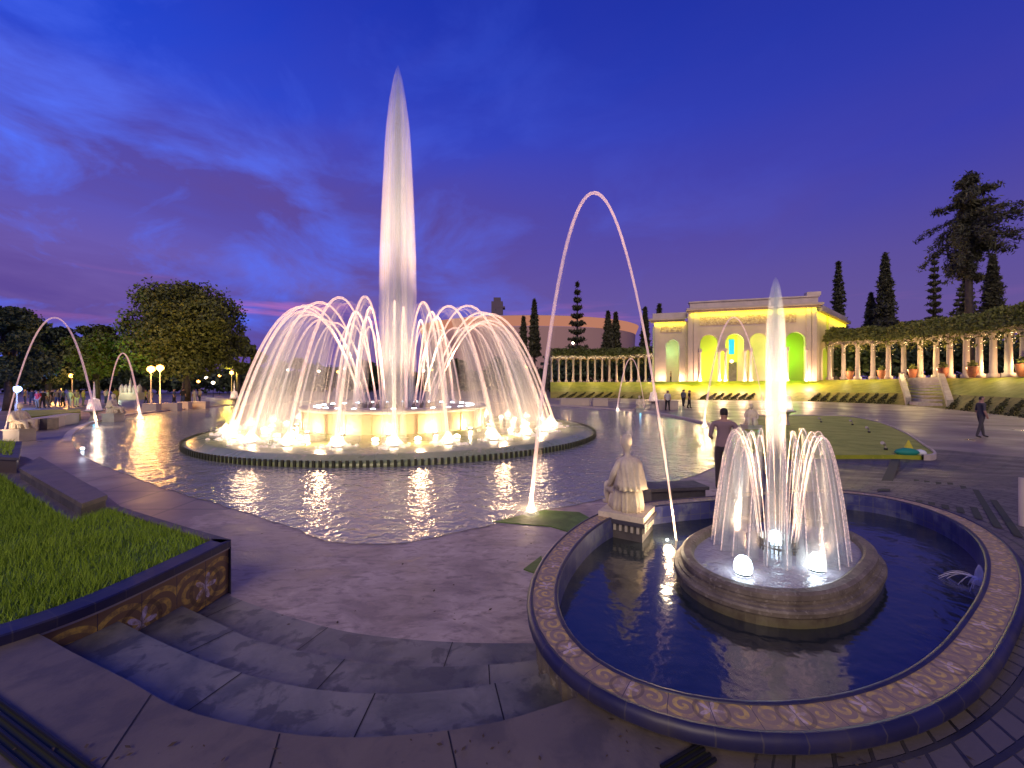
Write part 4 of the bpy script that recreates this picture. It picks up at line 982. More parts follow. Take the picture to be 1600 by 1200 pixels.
broad_tree(455, 80, 560, 50, 606, 'dim tree behind the left half of the large spray', 'leaf_dark', 11, 14, 300, .4)
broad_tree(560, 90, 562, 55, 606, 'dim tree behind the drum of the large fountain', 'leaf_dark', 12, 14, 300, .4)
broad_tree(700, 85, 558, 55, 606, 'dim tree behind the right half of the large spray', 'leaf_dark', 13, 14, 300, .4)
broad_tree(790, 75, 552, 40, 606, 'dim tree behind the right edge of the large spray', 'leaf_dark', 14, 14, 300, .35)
def treeline(px0, px1, Yd, top, bot, nb, per, size, seed, label, mat):
    r = random.Random(seed); bl = []
    for k in range(nb):
        px_ = px0 + (px1 - px0) * (k + r.random()) / nb; Y = Yd * r.uniform(.93, 1.08); t_ = top + r.uniform(-5, 8); z1 = CZ + (HZ - t_) * Y / F; z0 = CZ + (HZ - bot) * Y / F; rr_ = (z1 - z0) / 2
        bl.append(((px_ - 800) / F * Y, Y, (z0 + z1) / 2, rr_ * 1.0 + 1, rr_ * .8 + 1, rr_))
    return tag(fastmesh('treeline', leafcloud(bl, per, size, seed, .35), 4, M[mat]), label, 'trees', kind='stuff')
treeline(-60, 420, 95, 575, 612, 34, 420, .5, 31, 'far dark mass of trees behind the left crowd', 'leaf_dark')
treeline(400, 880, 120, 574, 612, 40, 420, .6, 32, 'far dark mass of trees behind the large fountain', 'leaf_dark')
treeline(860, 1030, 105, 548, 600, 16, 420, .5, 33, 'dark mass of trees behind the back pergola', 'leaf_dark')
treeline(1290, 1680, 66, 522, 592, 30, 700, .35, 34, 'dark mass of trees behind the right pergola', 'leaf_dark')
def conifer(px_, Yd, top_py, base_py, halfw_px, label, tiers=16, droop=.12, seed=0, gap=.5, per=46, group=None):
    X = (px_ - 800) / F * Yd; zt = CZ + (HZ - top_py) * Yd / F; zb = CZ + (HZ - base_py) * Yd / F; hw = halfw_px * Yd / F; r = np.random.default_rng(seed)
    t_ = thing('conifer', (X, Yd, 0), label, 'tree', group)
    mb = MB(); mb.tube([(X, Yd, 0), (X, Yd, (zb + zt) / 2), (X, Yd, zt)], [.35, .2, .04], 8); P_ = []
    for k in range(tiers):
        u = k / (tiers - 1); z = zb + (zt - zb) * (u * .985); R_ = hw * (1 - u) ** .75 * (.82 + .3 * r.random()) + .12; nb_ = 9 if u < .8 else 6; ph = r.random() * 6
        for j in range(nb_):
            a = ph + 2 * pi * j / nb_ + r.normal() * .1; Rj = R_ * (.75 + .35 * r.random()); pts_ = []
            for q in range(4):
                s_ = q / 3; pts_.append((X + Rj * s_ * cos(a), Yd + Rj * s_ * sin(a), z - droop * Rj * s_ + .22 * Rj * s_ * s_))
            if k % 2 == 0: mb.tube(pts_, [.05, .04, .03, .02], 4, cap=False)
            m = per; s_ = r.random(m) ** .7; wob = (zt - zb) / tiers * gap
            c = np.stack([X + Rj * s_ * cos(a) + r.normal(0, .08 * Rj + .04, m), Yd + Rj * s_ * sin(a) + r.normal(0, .08 * Rj + .04, m), z - droop * Rj * s_ + .22 * Rj * s_ * s_ + r.normal(0, wob * .5, m)], 1)
            uu = r.normal(size=(m, 3)) * .16 * (Yd / 60) ; vv = r.normal(size=(m, 3)) * .07 * (Yd / 60)
            P_.append(np.stack([c - uu, c - vv, c + uu, c + vv], 1))
    mb.obj('trunk', M['bark'], t_, True); fastmesh('crown', np.concatenate(P_).reshape(-1, 3), 4, M['needle'], t_)
conifer(902, 100, 443, 545, 14, 'tall tiered conifer with separate whorls behind the back pergola', 9, -.05, 1, .22, 60)
conifer(835, 95, 470, 555, 10, 'slim pointed conifer just left of the high water arc', 18, .1, 2)
conifer(818, 95, 497, 555, 7, 'short slim conifer beside the right edge of the large spray', 12, .1, 3)
conifer(950, 95, 488, 550, 9, 'left of two twin pointed conifers in front of the stadium', 14, .1, 4)
conifer(962, 97, 490, 550, 8, 'right of two twin pointed conifers in front of the stadium', 14, .1, 5)
conifer(1008, 100, 482, 550, 8, 'hazy slim conifer left of the pavilion crossed by the water arc', 14, .1, 6)
conifer(1030, 100, 477, 545, 9, 'dark slim conifer rising right behind the pavilion wing', 14, .1, 7)
conifer(1310, 80, 410, 520, 11, 'slim conifer at the right corner of the pavilion', 17, .05, 8, .3)
conifer(1361, 75, 461, 520, 10, 'short dark cypress-like conifer between two taller ones', 14, .1, 9, .8)
conifer(1383, 72, 399, 525, 17, 'tall dense conifer behind the middle of the right pergola', 22, .05, 10, .6, 60)
conifer(1460, 62, 398, 520, 10, 'slim conifer with separate whorls just left of the big drooping pine', 12, -.05, 11, .22)
conifer(1551, 60, 400, 500, 15, 'dense conifer just right of the big drooping pine', 18, .05, 12, .6)
conifer(1508, 60, 437, 500, 16, 'small broad conifer beneath the big drooping pine', 9, -.05, 13, .3)
# big drooping pine
Yp = 50; Xp = (1514 - 800) / F * Yp; zz_ = lambda y: CZ + (HZ - y) * Yp / F
t_ = thing('drooping_pine', (Xp, Yp, 0), 'biggest pine with long drooping boughs towering over the right pergola', 'tree')
mb = MB(); mb.tube([(Xp, Yp, 0), (Xp, Yp, zz_(440)), (Xp + .1, Yp, zz_(350)), (Xp + .4, Yp, zz_(266))], [.5, .34, .24, .06], 10); P_ = []; r = np.random.default_rng(21)
boughs = [(275, 6, 283), (285, -10, 285), (296, 14, 300), (302, -28, 312), (306, 24, 296), (318, 12, 322), (320, -32, 318), (328, 45, 322), (335, -26, 352), (335, 46, 332), (345, 30, 350), (350, -36, 378), (352, 60, 356), (355, 64, 366), (358, -46, 392), (366, 52, 392), (365, -50, 420), (372, 60, 396), (372, -28, 410), (380, 36, 398), (382, -42, 440), (385, -22, 420), (388, 28, 420), (395, 20, 400), (398, -16, 432), (360, -20, 380), (345, -16, 366), (370, 18, 388), (330, 20, 345), (340, 5, 355), (420, -8, 428), (430, 8, 436)]
for (ys, dx, ye) in boughs:
    for sgn_ in (0, 1, 2):
        yo = r.normal() * 1.3 if sgn_ else r.normal() * .5; fx = [1, .8, .55][sgn_]
        A = np.array([Xp, Yp, zz_(ys)]); B_ = np.array([Xp + dx * Yp / F * fx, Yp + yo * fx * abs(dx) / 12, zz_(ys + (ye - ys) * fx)]); C_ = (A + B_) / 2 + np.array([0, 0, abs(dx) * .012])
        cps = [tuple((1 - s) ** 2 * A + 2 * s * (1 - s) * C_ + s * s * B_) for s in (0, .25, .5, .75, 1)]
        mb.tube(cps, [.10, .08, .06, .04, .02], 5, cap=False)
        m = 260; s = r.random(m)[:, None] ** .8; c = (1 - s) ** 2 * A + 2 * s * (1 - s) * C_ + s * s * B_ + r.normal(0, 1, (m, 3)) * np.array([.22, .3, .20]) - np.array([0, 0, .22]) * s * r.random((m, 1)) * 2
        uu = r.normal(size=(m, 3)) * .15; uu[:, 2] -= .08; vv = r.normal(size=(m, 3)) * .05
        P_.append(np.stack([c - uu, c - vv, c + uu, c + vv], 1))
mb.obj('trunk', M['bark'], t_, True); fastmesh('crown', np.concatenate(P_).reshape(-1, 3), 4, M['needle'], t_)
# ------------------------------------------------------------------ pavilion
PL, PR = P(1022, 593, 64), P(1275, 593, 58); PL.z = PR.z = 0
dA = (PR - PL).normalized(); LT = (PR - PL).length; nA = Vector((dA.y, -dA.x, 0))          # nA faces the camera
pv = thing('pavilion', (PL.x, PL.y, 2.6), 'cream arcaded pavilion lit yellow under its cornice with green glowing arches', 'building')
def wall_arches(name, org, d, nrm, L_, z0, z1, arches, th=.6, mat=M['plaster'], parent=pv):
    """wall with arched or flat openings. arches: (s_center, half_width, spring_z, round?)"""
    mb = MB(); N = 14
    def pt(s, z, o): p = org + d * s - nrm * o; return (p.x, p.y, z)
    def quad(s0, za, s1, zb_, zc_=None, zd=None):
        zc_ = zb_ if zc_ is None else zc_; zd = za if zd is None else zd
        mb.poly([pt(s0, za, 0), pt(s1, zd, 0), pt(s1, zc_, 0), pt(s0, zb_, 0)])
    cur = 0
    for (sc, hw, zs, rd) in sorted(arches):
        quad(cur, z0, sc - hw, z1)
        if rd:
            pr = [(sc - hw * cos(pi * k / N), zs + hw * sin(pi * k / N)) for k in range(N + 1)]
        else: pr = [(sc - hw, zs), (sc + hw, zs)]
        for (sa, za), (sb, zb_) in zip(pr, pr[1:]):
            mb.poly([pt(sa, za, 0), pt(sb, zb_, 0), pt(sb, z1, 0), pt(sa, z1, 0)]); mb.poly([pt(sa, za, th), pt(sb, zb_, th), pt(sb, zb_, 0), pt(sa, za, 0)])
        for s_, fl_ in ((sc - hw, 1), (sc + hw, -1)): mb.poly([pt(s_, z0, 0), pt(s_, zs, 0), pt(s_, zs, th), pt(s_, z0, th)])
        cur = sc + hw
    quad(cur, z0, L_, z1)
    return mb.obj(name, mat, parent)
def s_at(px_, off_=0):  # position along the facade for an image column
    u = (px_ - 800) / F; o = PL + nA * off_; return (u * o.y - o.x) / (dA.x - u * dA.y)
ZB = 2.6; so_ = 1.2
s1 = s_at(1080, so_); LC_ = s_at(1275, so_)
wall_arches('wing_wall', PL, dA, nA, s1 - .02, ZB, 11.8, [(s_at(1051), .95, 8.1, True)])
orgC = PL + nA * so_
ar = []
for pc_ in (1108, 1148, 1186, 1243): ar.append((s_at(pc_, so_), 1.22, 8.3, True))
for pc_ in (1128.5, 1167, 1222): ar.append((s_at(pc_, so_), .38, 7.1, False))
o2 = orgC + dA * s1
ar2 = [(a - s1, b, c_, d_) for a, b, c_, d_ in ar]
wall_arches('front_wall', o2, dA, nA, LC_ - s1, ZB, 12.9, ar2)
def bar(mb, org, d, nrm, s0, s1_, z0, z1, o0, o1):
    a = [org + d * s0 + nrm * o0, org + d * s1_ + nrm * o0, org + d * s1_ + nrm * o1, org + d * s0 + nrm * o1]; mb.prism([(p.x, p.y) for p in a], z0, z1)
mb = MB(); bar(mb, orgC, dA, nA, s1 - .5, LC_ + .5, 12.9, 13.15, -.5, .35); bar(mb, orgC, dA, nA, s1 - .7, LC_ + .7, 13.152, 13.45, -.5, .75); mb.obj('cornice', M['plaster'], pv)
mb = MB(); bar(mb, orgC, dA, nA, s1 - .2, LC_ + .2, 13.452, 14.3, -.8, .15); bar(mb, orgC, dA, nA, s1 - .35, LC_ + .35, 14.302, 14.5, -.9, .3)
bar(mb, orgC, dA, nA, LC_ - 1.2, LC_ + .5, 14.502, 15.0, -.7, .3); mb.obj('parapet', M['roofcap'], pv)
mb = MB(); bar(mb, PL, dA, nA, -.5, s1 - .75, 11.8, 12.05, -.5, .3); bar(mb, PL, dA, nA, -.8, s1 - .8, 12.052, 12.35, -.5, .65); mb.obj('cornice', M['plaster'], pv)
mb = MB(); bar(mb, PL, dA, nA, -.2, s1 - .4, 12.352, 13.2, -.8, .1); mb.obj('parapet', M['roofcap'], pv)
# carved frieze panels
def carved(t, b):
    n_ = t.noise(t.coord('Object'), 2.6, 4, .6, 1.2); t.set(b.inputs['Base Color'], t.mix(t.ramp(n_, [(.44, 0.0), (.56, 1.0)]), (.30, .22, .17), (.5, .40, .30))); bump(t, b, n_, 1.0, .2)
M['carved'] = pmat('carved_frieze_stone', (.4, .3, .25), .8, carved)
mb = MB(); bar(mb, orgC, dA, nA, s1 + 1.2, LC_ - 2.4, 10.9, 12.2, -.05, .07); mb.obj('frieze', M['carved'], pv)
mb = MB(); bar(mb, PL, dA, nA, .9, s1 - 1.2, 10.2, 11.2, -.05, .07); mb.obj('frieze', M['carved'], pv)
for pc_ in (1078, 1087, 1263, 1272):
    s_ = s_at(pc_, so_); mb = MB(); bar(mb, orgC, dA, nA, s_ - .28, s_ + .28, ZB, 12.898, -.05, .14); mb.obj('pilaster', M['plaster'], pv)
for pc_ in (1026, 1072):
    s_ = s_at(pc_); mb = MB(); bar(mb, PL, dA, nA, s_ - .28, s_ + .28, ZB, 11.798, -.05, .14); mb.obj('pilaster', M['plaster'], pv)
for pc_ in (1093, 1123, 1133, 1163, 1172, 1201, 1228, 1258):
    p = orgC + dA * s_at(pc_, so_) + nA * .45; mb = MB(); mb.lathe([(.26, ZB), (.26, ZB + .25), (.17, ZB + .3), (.14, 6.7), (.24, 6.85), (.26, 7.05)], (p.x, p.y, 0), 14, 0, cap1=True); mb.obj('column', M['kerb'], pv, True)
for a0_, a1_ in ((1090.5, 1095.5), (1120.5, 1135.5), (1160.5, 1174.5), (1198.5, 1203.5), (1225.5, 1230.5), (1255.5, 1260.5)):
    mb = MB(); bar(mb, orgC, dA, nA, s_at(a0_, so_), s_at(a1_, so_), 7.06, 7.4, .02, .75); mb.obj('entablature', M['plaster'], pv)
# inner rooms
M['inner_y'] = pmat('green_lit_plaster', (.40, .45, .10), .8)  # yellow-green hall light is also put into this base colour
mb = MB(); bar(mb, orgC, dA, nA, s1 + .3, s_at(1166, so_), ZB, 12.8, -5.2, -5); mb.obj('back_wall', M['inner_y'], pv)
mb = MB(); bar(mb, orgC, dA, nA, s_at(1215, so_), LC_ + 3.5, ZB, 12.8, -5.2, -5); mb.obj('back_wall', M['inner_y'], pv)
mb = MB(); bar(mb, orgC, dA, nA, s_at(1166, so_), s_at(1215, so_), ZB, 12.8, -5.2, -5); mb.obj('back_wall', M['plaster'], pv)
mb = MB(); bar(mb, PL, dA, nA, 0, s1, ZB, 11.7, -4.2, -4); mb.obj('back_wall', M['plaster'], pv)
mb = MB(); bar(mb, orgC, dA, nA, s1, LC_, 12.82, 12.88, -5.2, -.61); mb.obj('roof', M['roofcap'], pv)
mb = MB(); bar(mb, orgC, dA, nA, s_at(1139, so_ - 4.9), s_at(1147, so_ - 4.9), 6.9, 9.2, -4.98, -4.9); mb.obj('lit_panel', M['cyan_screen'], pv)
mb = MB(); bar(mb, orgC, dA, nA, s_at(1139, so_ - 4.9), s_at(1151, so_ - 4.9), ZB, 5.6, -4.98, -4.85); mb.obj('doorway', M['dark_stone'], pv)
# right wing running back
SW = P(1322, 593, 70); SW.z = 0; rO = orgC + dA * LC_; dS = (Vector((SW.x, SW.y, 0)) - rO).normalized(); LS = (Vector((SW.x, SW.y, 0)) - rO).length; nS = Vector((dS.y, -dS.x, 0))
wall_arches('side_wall', rO, dS, nS, LS, ZB, 12.4, [(LS * .25, 1.2, 6.5, True), (LS * .6, 1.4, 6.5, True)])
mb = MB(); bar(mb, rO, dS, nS, .6, LS + .4, 12.4, 12.85, -.5, .6); mb.obj('cornice', M['plaster'], pv)
mb = MB(); bar(mb, rO, dS, nS, .6, LS + .2, 12.852, 13.6, -.7, .1); mb.obj('parapet', M['roofcap'], pv)
YEL = (1, .78, .03); GRN = (.35, 1, .05)
p = lambda s, o, z, og=orgC: (og + dA * s + nA * o) + Vector((0, 0, z))
def strip(og, d, nr, s0, s1_, z, o, power, col, name='cornice_light'):
    a, b = og + d * s0 + nr * o, og + d * s1_ + nr * o; c = (a + b) / 2 + Vector((0, 0, z)); l = area(name, c, power, col, (b - a).length, .12, c - nr * .8 + Vector((0, 0, -.62)), 140)
    # orient: X along facade
    zax = (nr * .8 + Vector((0, 0, .62))).normalized(); xax = d.normalized(); yax = zax.cross(xax); l.matrix_world = Matrix((( xax.x, yax.x, zax.x, c.x), (xax.y, yax.y, zax.y, c.y), (xax.z, yax.z, zax.z, c.z), (0, 0, 0, 1)))
strip(orgC, dA, nA, s1, LC_, 12.7, .5, 330, YEL); strip(PL, dA, nA, 0, s1 - .8, 11.65, .45, 80, YEL); strip(rO, dS, nS, .5, LS, 12.2, .6, 420, YEL)
for k in range(6):
    s_ = s1 + (LC_ - s1) * (k + .5) / 6; lamp('base_uplight', p(s_, 1.3, 3.0), 900, (1, .58, .36), .2)
lamp('base_uplight', p(1.2, .9, 3.0, PL), 300, (1, .62, .32), .2); lamp('base_uplight', p(s1 - 1.5, .5, 3.0, PL), 300, (1, .62, .32), .2)
lamp('hall_light', p(s_at(1108, so_), -2.8, 5.5), 450, (.8, 1, .05), .3); lamp('hall_light', p(s_at(1152, so_), -2.8, 8), 450, (.8, 1, .05), .3); lamp('hall_light', p(s_at(1243, so_), -2.5, 6.5), 700, GRN, .3)
lamp('hall_light', p(s_at(1190, so_), -3, 9.5), 150, (.9, .9, .2), .3); lamp('hall_light', p(s_at(1051), -2, 7.5, PL), 250, (.45, 1, .4), .3)
lamp('wing_light', rO + dS * 6 + nS * 2.5 + Vector((0, 0, 5)), 350, (1, .8, .15), .3)
# chandelier globe
c = p(s_at(1147, so_), -1.5, 5.6); mb = MB(); mb.lathe([(.02, -.3), (.22, -.15), (.3, 0), (.22, .2), (.03, .3)], c, 12, 0, True, True); mb.obj('lantern', M['bead'], pv, True)
# ------------------------------------------------------------------ pergolas
def vine_mass(name, path, h0, h1, wd, per_m, size, seed, parent, mat=M['vine']):
    r = np.random.default_rng(seed); out = []
    for a, b in zip(path, path[1:]):
        L_ = (b - a).length; m = int(per_m * L_); t = r.random(m)[:, None]; A, B_ = np.array(a), np.array(b); d = (B_ - A) / L_; nn = np.array([-d[1], d[0], 0])
        base_ = A + (B_ - A) * t; hump = .86 + .14 * np.sin(base_[:, 0] * 1.7 + seed) * np.sin(base_[:, 1] * .9)
        u = r.uniform(-1, 1, m); top = (1 - np.abs(u) ** 3) * hump
        z = h0 + (h1 - h0) * top * r.random(m) ** .6 - (r.random(m) < .16) * r.random(m) ** 2 * 1.7
        c = base_ + nn * (u * wd)[:, None]; c[:, 2] = base_[:, 2] + z
        uu = r.normal(size=(m, 3)) * size; vv = r.normal(size=(m, 3)) * size * .55; out.append(np.stack([c - uu, c - vv, c + uu, c + vv], 1))
    return fastmesh(name, np.concatenate(out).reshape(-1, 3), 4, mat, parent)
pr = thing('pergola', bank_pts(estat(1290), 2), 'curved white colonnade pergola with vines and fairy lights at right', 'pergola')
front = []
cols_px = [1296, 1318, 1340, 1364, 1388, 1412, 1438, 1463, 1484, 1510, 1530, 1552, 1576, 1600, 1640, 1700]
def perg_pt(px_, back=0.):
    q = bank_pts(estat(px_), 2); q = q + Vector((q.x, q.y, 0)).normalized() * (1.0 + back); return q
def col_h(px_): return float(np.interp(px_, [1280, 1400, 1500, 1600, 1700], [5.2, 4.7, 4.4, 4.1, 4.0]))
pathv = []; beads = MB()
for i, px_ in enumerate(cols_px):
    for back in (0., 2.6):
        q = perg_pt(px_, back); H_ = col_h(px_)
        mb = MB(); mb.box((q.x, q.y, q.z + .15), (.62, .62, .5)); mb.lathe([(.32, .40), (.27, .5), (.23, H_ - .35), (.32, H_ - .2), (.38, H_ - .15), (.38, H_)], q, 14, 0, cap1=True); mb.obj('column', M['plaster'], pr, True)
for back in (0., 2.6):
    top = []
    for px_ in cols_px: q = perg_pt(px_, back); top.append(q + Vector((0, 0, col_h(px_))))
    mb = MB(); n1_ = []
    def ringat(dz, do):
        o_ = []
        for i, q in enumerate(top):
            t_ = (top[min(i + 1, len(top) - 1)] - top[max(i - 1, 0)]).normalized(); nn = Vector((-t_.y, t_.x, 0)).normalized(); o_.append(q + nn * do + Vector((0, 0, dz)))
        return o_
    mb.loft([ringat(0, -.25), ringat(.38, -.25), ringat(.40, -.38), ringat(.55, -.38), ringat(.55, .38), ringat(.40, .38), ringat(.38, .25), ringat(0, .25), ringat(0, -.25)], False); mb.obj('beam', M['plaster'], pr)
    if back == 0.:
        pathv = top
        for a, b in zip(top, top[1:]):
            L_ = (b - a).length
            for k in range(int(L_ * 3)):
                t = k / (L_ * 3); c = a.lerp(b, t) + Vector((random.uniform(-.1, .1), -.42 + random.uniform(-.1, 0), .18 + random.uniform(-.3, .15) - .4 * (1 - abs(2 * t - 1)) * 0)); s_ = .045
                beads.box(c, (s_, s_, s_))
            for k in range(9): beads.box(a + Vector((random.uniform(-.3, .3), -.35, -.15 - k * .22 * random.random())), (.04, .04, .04))
tag(beads.obj('fairy_lights', M['bead'], pr), kind='stuff')
mids = [p_ + Vector((p_.x, p_.y, 0)).normalized() * 1.3 + Vector((0, 0, .5)) for p_ in pathv]
vine_mass('vines', mids, -.2, 2.1, 2.4, 1300, .11, 5, pr)
for px_ in (1318, 1364, 1412, 1463, 1510, 1552, 1600):
    q = perg_pt(px_, 1.2); lamp('pergola_light', q + Vector((0, 0, 1.2)), 320, (1, .60, .30), .15)
    q2 = perg_pt(px_, -2.2); lamp('lawn_light', q2 + Vector((0, 0, 1.0)), 90, (1, .76, .35), .1)
# connect pergola front to the pavilion: low retaining wall
pots = None
def pot(p_, label):
    global pots
    if pots is None:
        pots = thing('terracotta_pot', p_, label, 'plant pot', 'terracotta pots along the right pergola')
        mb = MB(); mb.lathe([(.2, 0), (.3, .25), (.40, .7), (.43, .95), (.44, 1.0), (.47, 1.0), (.47, 1.1), (.38, 1.1), (.36, 1.0)], (0, 0, 0), 18, 0, cap1=True); mb.obj('pot', M['terracotta'], pots, True, loc=(0, 0, 0))
        o = fastmesh('plant', leafcloud([(0, 0, 1.3, .36, .36, .35)], 120, .1, 3), 4, M['vine']); o.parent = pots; o.matrix_parent_inverse = Matrix()
        return pots
    return dup(pots, p_, 0, label)
for i, px_ in enumerate((1328, 1377, 1426, 1473, 1519, 1597)):
    pot(perg_pt(px_, -1.3) + Vector((0, 0, .03)), ['first terracotta pot from the pavilion along the right pergola', 'second terracotta pot from the pavilion along the right pergola', 'third terracotta pot from the pavilion, left of the stairs', 'terracotta pot right beside the stair side wall', 'terracotta pot right of the stairs', 'terracotta pot cut by the right edge of the photo'][i])
# back pergola
pr2 = thing('pergola', bank_pts(estat(940), 2), 'long distant vine-topped colonnade left of the pavilion with warm lights', 'pergola')
top = []
for i, px_ in enumerate(np.linspace(862, 1020, 15)):
    for back in (0., 2.5):
        q = perg_pt(px_, back); H_ = 4.2
        mb = MB(); mb.lathe([(.30, 0), (.30, .3), (.17, .4), (.16, H_ - .3), (.3, H_ - .1), (.3, H_)], q, 8, 0, cap1=True); mb.obj('column', M['plaster'], pr2, True)
        if back == 0: top.append(q + Vector((0, 0, H_)))
mb = MB(); mb.loft([[q + Vector((0, o_, z_)) for q in top] for o_, z_ in ((-.3, 0), (-.3, .5), (2.8, .5), (2.8, 0), (-.3, 0))], False); mb.obj('beam', M['plaster'], pr2)
vine_mass('vines', [q + Vector((0, 1.2, .45)) for q in top], 0, 1.6, 1.8, 420, .16, 8, pr2, M['leaf'])
beads = MB()
for a, b in zip(top, top[1:]):
    for k in range(6): c = a.lerp(b, k / 6) + Vector((0, -.4, .2 + random.uniform(-.2, .2))); beads.box(c, (.06, .06, .06))
tag(beads.obj('fairy_lights', M['bead'], pr2), kind='stuff')
for px_ in (885, 930, 975, 1010):
    q = perg_pt(px_, 1.2); lamp('back_pergola_light', q + Vector((0, 0, 1.3)), 240, (1, .55, .2), .2); q = perg_pt(px_, -2.5); lamp('back_lawn_light', q + Vector((0, 0, 1.2)), 110, (1, .75, .35), .1)
# ------------------------------------------------------------------ stadium and tower far away
sdm = thing('stadium', (24, 300, 0), 'distant stadium with a floodlit orange roof band behind the conifers', 'stadium')
SCN = Vector((13, 330, 0)); RA, RB = 82, 60
def sr(k, z, N=96, da=0): return [Vector((SCN.x + (RA * k) * cos(2 * pi * i / N), SCN.y + (RB * k) * sin(2 * pi * i / N), z)) for i in range(N)]
z1_ = CZ + (600 - 512) * 280 / F; z2_ = CZ + (600 - 497) * 280 / F
mb = MB(); mb.loft([sr(1.0, 0), sr(1.03, z1_ - .6)], True); mb.obj('wall', pmat('stadium_concrete', (.5, .33, .28), .8), sdm)
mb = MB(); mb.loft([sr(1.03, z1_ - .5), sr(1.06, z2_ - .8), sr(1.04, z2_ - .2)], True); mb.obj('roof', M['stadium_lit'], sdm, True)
mb = MB(); mb.loft([sr(1.04, z2_ - .2), sr(.97, z2_ + .9), sr(.7, z2_ + 1.4)], True); mb.obj('upper_roof', pmat('pale_roof_sheet', (.5, .42, .42), .6), sdm, True)
tw = thing('tower_block', (-14, 290, 0), 'distant dark tower block rising behind the right side of the large spray', 'building')
xt = (777 - 800) / F * 290
mb = MB(); mb.box((xt, 290, 30), (8, 8, 60)); mb.box((xt, 290, 61.5), (5, 5, 3)); mb.box((xt + 1, 290, 56), (9, 8.2, 1)); mb.obj('wall', pmat('tower_concrete', (.12, .09, .12), .8), tw)
mb = MB()
rw = random.Random(5)
for k in range(30):
    mb.box((xt + rw.choice([-3, -1, 1, 3]), 285.9, 30 + 2.4 * rw.randrange(0, 11)), (.8, .1, 1.0))
mb.obj('windows', pmat('dim_window', (.05, .05, .08), .3), tw)
# ------------------------------------------------------------------ lamps left
def street_lamp(px_, py_top, Yd, col, power, mat, label, h=None):
    p_ = P(px_, py_top, Yd); t_ = thing('street_lamp', (p_.x, p_.y, 0), label, 'street lamp')
    mb = MB(); mb.lathe([(.16, 0), (.14, .4), (.06, .5), (.05, p_.z - .3), (.12, p_.z - .25), (.12, p_.z - .2)], (p_.x, p_.y, 0), 10, 0, cap1=True); mb.obj('post', M['plaster'], t_, True)
    mb = MB(); mb.lathe([(.1, -.2), (.26, -.05), (.28, .1), (.2, .26), (.03, .33)], p_, 14, 0, True, True); mb.obj('globe', mat, t_, True)
    lamp('street_light', p_ + Vector((0, -.6, 0)), power, col, .2)
OR = (1, .48, .12)
street_lamp(236, 578, 34, OR, 700, M['lamp_orange'], 'left one of two orange globe street lamps before the big tree')
street_lamp(250, 576, 35.5, OR, 700, M['lamp_orange'], 'right one of two orange globe street lamps before the big tree')
street_lamp(113, 588, 46, OR, 500, M['lamp_orange'], 'orange street lamp among the dark trees at left')
street_lamp(96, 601, 52, (1, .45, .1), 900, M['lamp_orange'], 'low bright orange lamp behind the standing crowd')
street_lamp(27, 609, 36, (.15, .3, 1), 500, M['lamp_blue'], 'blue-white glowing lamp at the far left edge')
street_lamp(362, 583, 62, (1, .7, .1), 900, M['lamp_orange'], 'yellow lamp lighting foliage left of the large spray')
lamp('tree_uplight', P(158, 605, 37), 900, (.5, 1, .1), .2, 110, P(158, 540, 43)); lamp('tree_uplight', P(20, 605, 28), 700, (.05, .2, 1), .2, 110, P(15, 520, 34))
lamp('tree_uplight', P(290, 605, 34), 1500, (1, .72, .22), .3, 120, P(290, 500, 46)); lamp('tree_uplight', P(340, 605, 38), 700, (1, .7, .25), .3, 120, P(320, 500, 46)); lamp('tree_uplight', P(1430, 560, 47), 300, (1, .7, .25), .5)
for i, (px_, py_, Yd) in enumerate([(310, 596, 75), (322, 590, 80), (333, 598, 70), (343, 587, 84), (450, 578, 80), (498, 580, 80), (528, 581, 78), (538, 576, 80), (662, 579, 78), (676, 578, 82), (780, 562, 80), (785, 573, 76), (822, 574, 76), (895, 536, 85)]):
    p_ = P(px_, py_, Yd); t_ = thing('distant_lamp', (p_.x, p_.y, 0), ['small warm', 'small pale'][i % 2] + ' lamp on a thin post far off behind the pool', 'street lamp', 'tiny distant lamps behind the fountain')
    mb = MB(); mb.tube([(p_.x, p_.y, 0), (p_.x, p_.y, p_.z - .2)], .05, 6); mb.obj('post', M['iron'], t_)
    mb = MB(); mb.lathe([(.05, -.25), (.25, -.1), (.25, .1), (.05, .25)], p_, 8, 0, True, True); mb.obj('globe', M['lamp_warm'] if i % 3 else M['lamp_orange'], t_, True)
    t_['label'] = 'tiny distant lamp glowing on a thin post behind the fountains'
# lit white monument among trees
mp = P(204, 615, 58); t_ = thing('monument', (mp.x, mp.y, 0), 'white floodlit garden monument under the trees at left', 'monument')
mb = MB(); mb.box((mp.x, mp.y, .5), (3.2, 1.2, 1.0)); mb.obj('base', M['stone'], t_)
mb = MB()
for k in range(5): mb.lathe([(.25, 0), (.32, .5), (.22, .9), (.10, 1.1 + .6 * (k == 2)), (.02, 1.2 + .9 * (k == 2))], (mp.x + (k - 2) * .62, mp.y, 1.0), 10, 0, cap1=True)
mb.obj('figures', M['kerb'], t_, True); lamp('monument_light', (mp.x, mp.y - 2, 1.2), 160, (.85, 1, .7), .2)
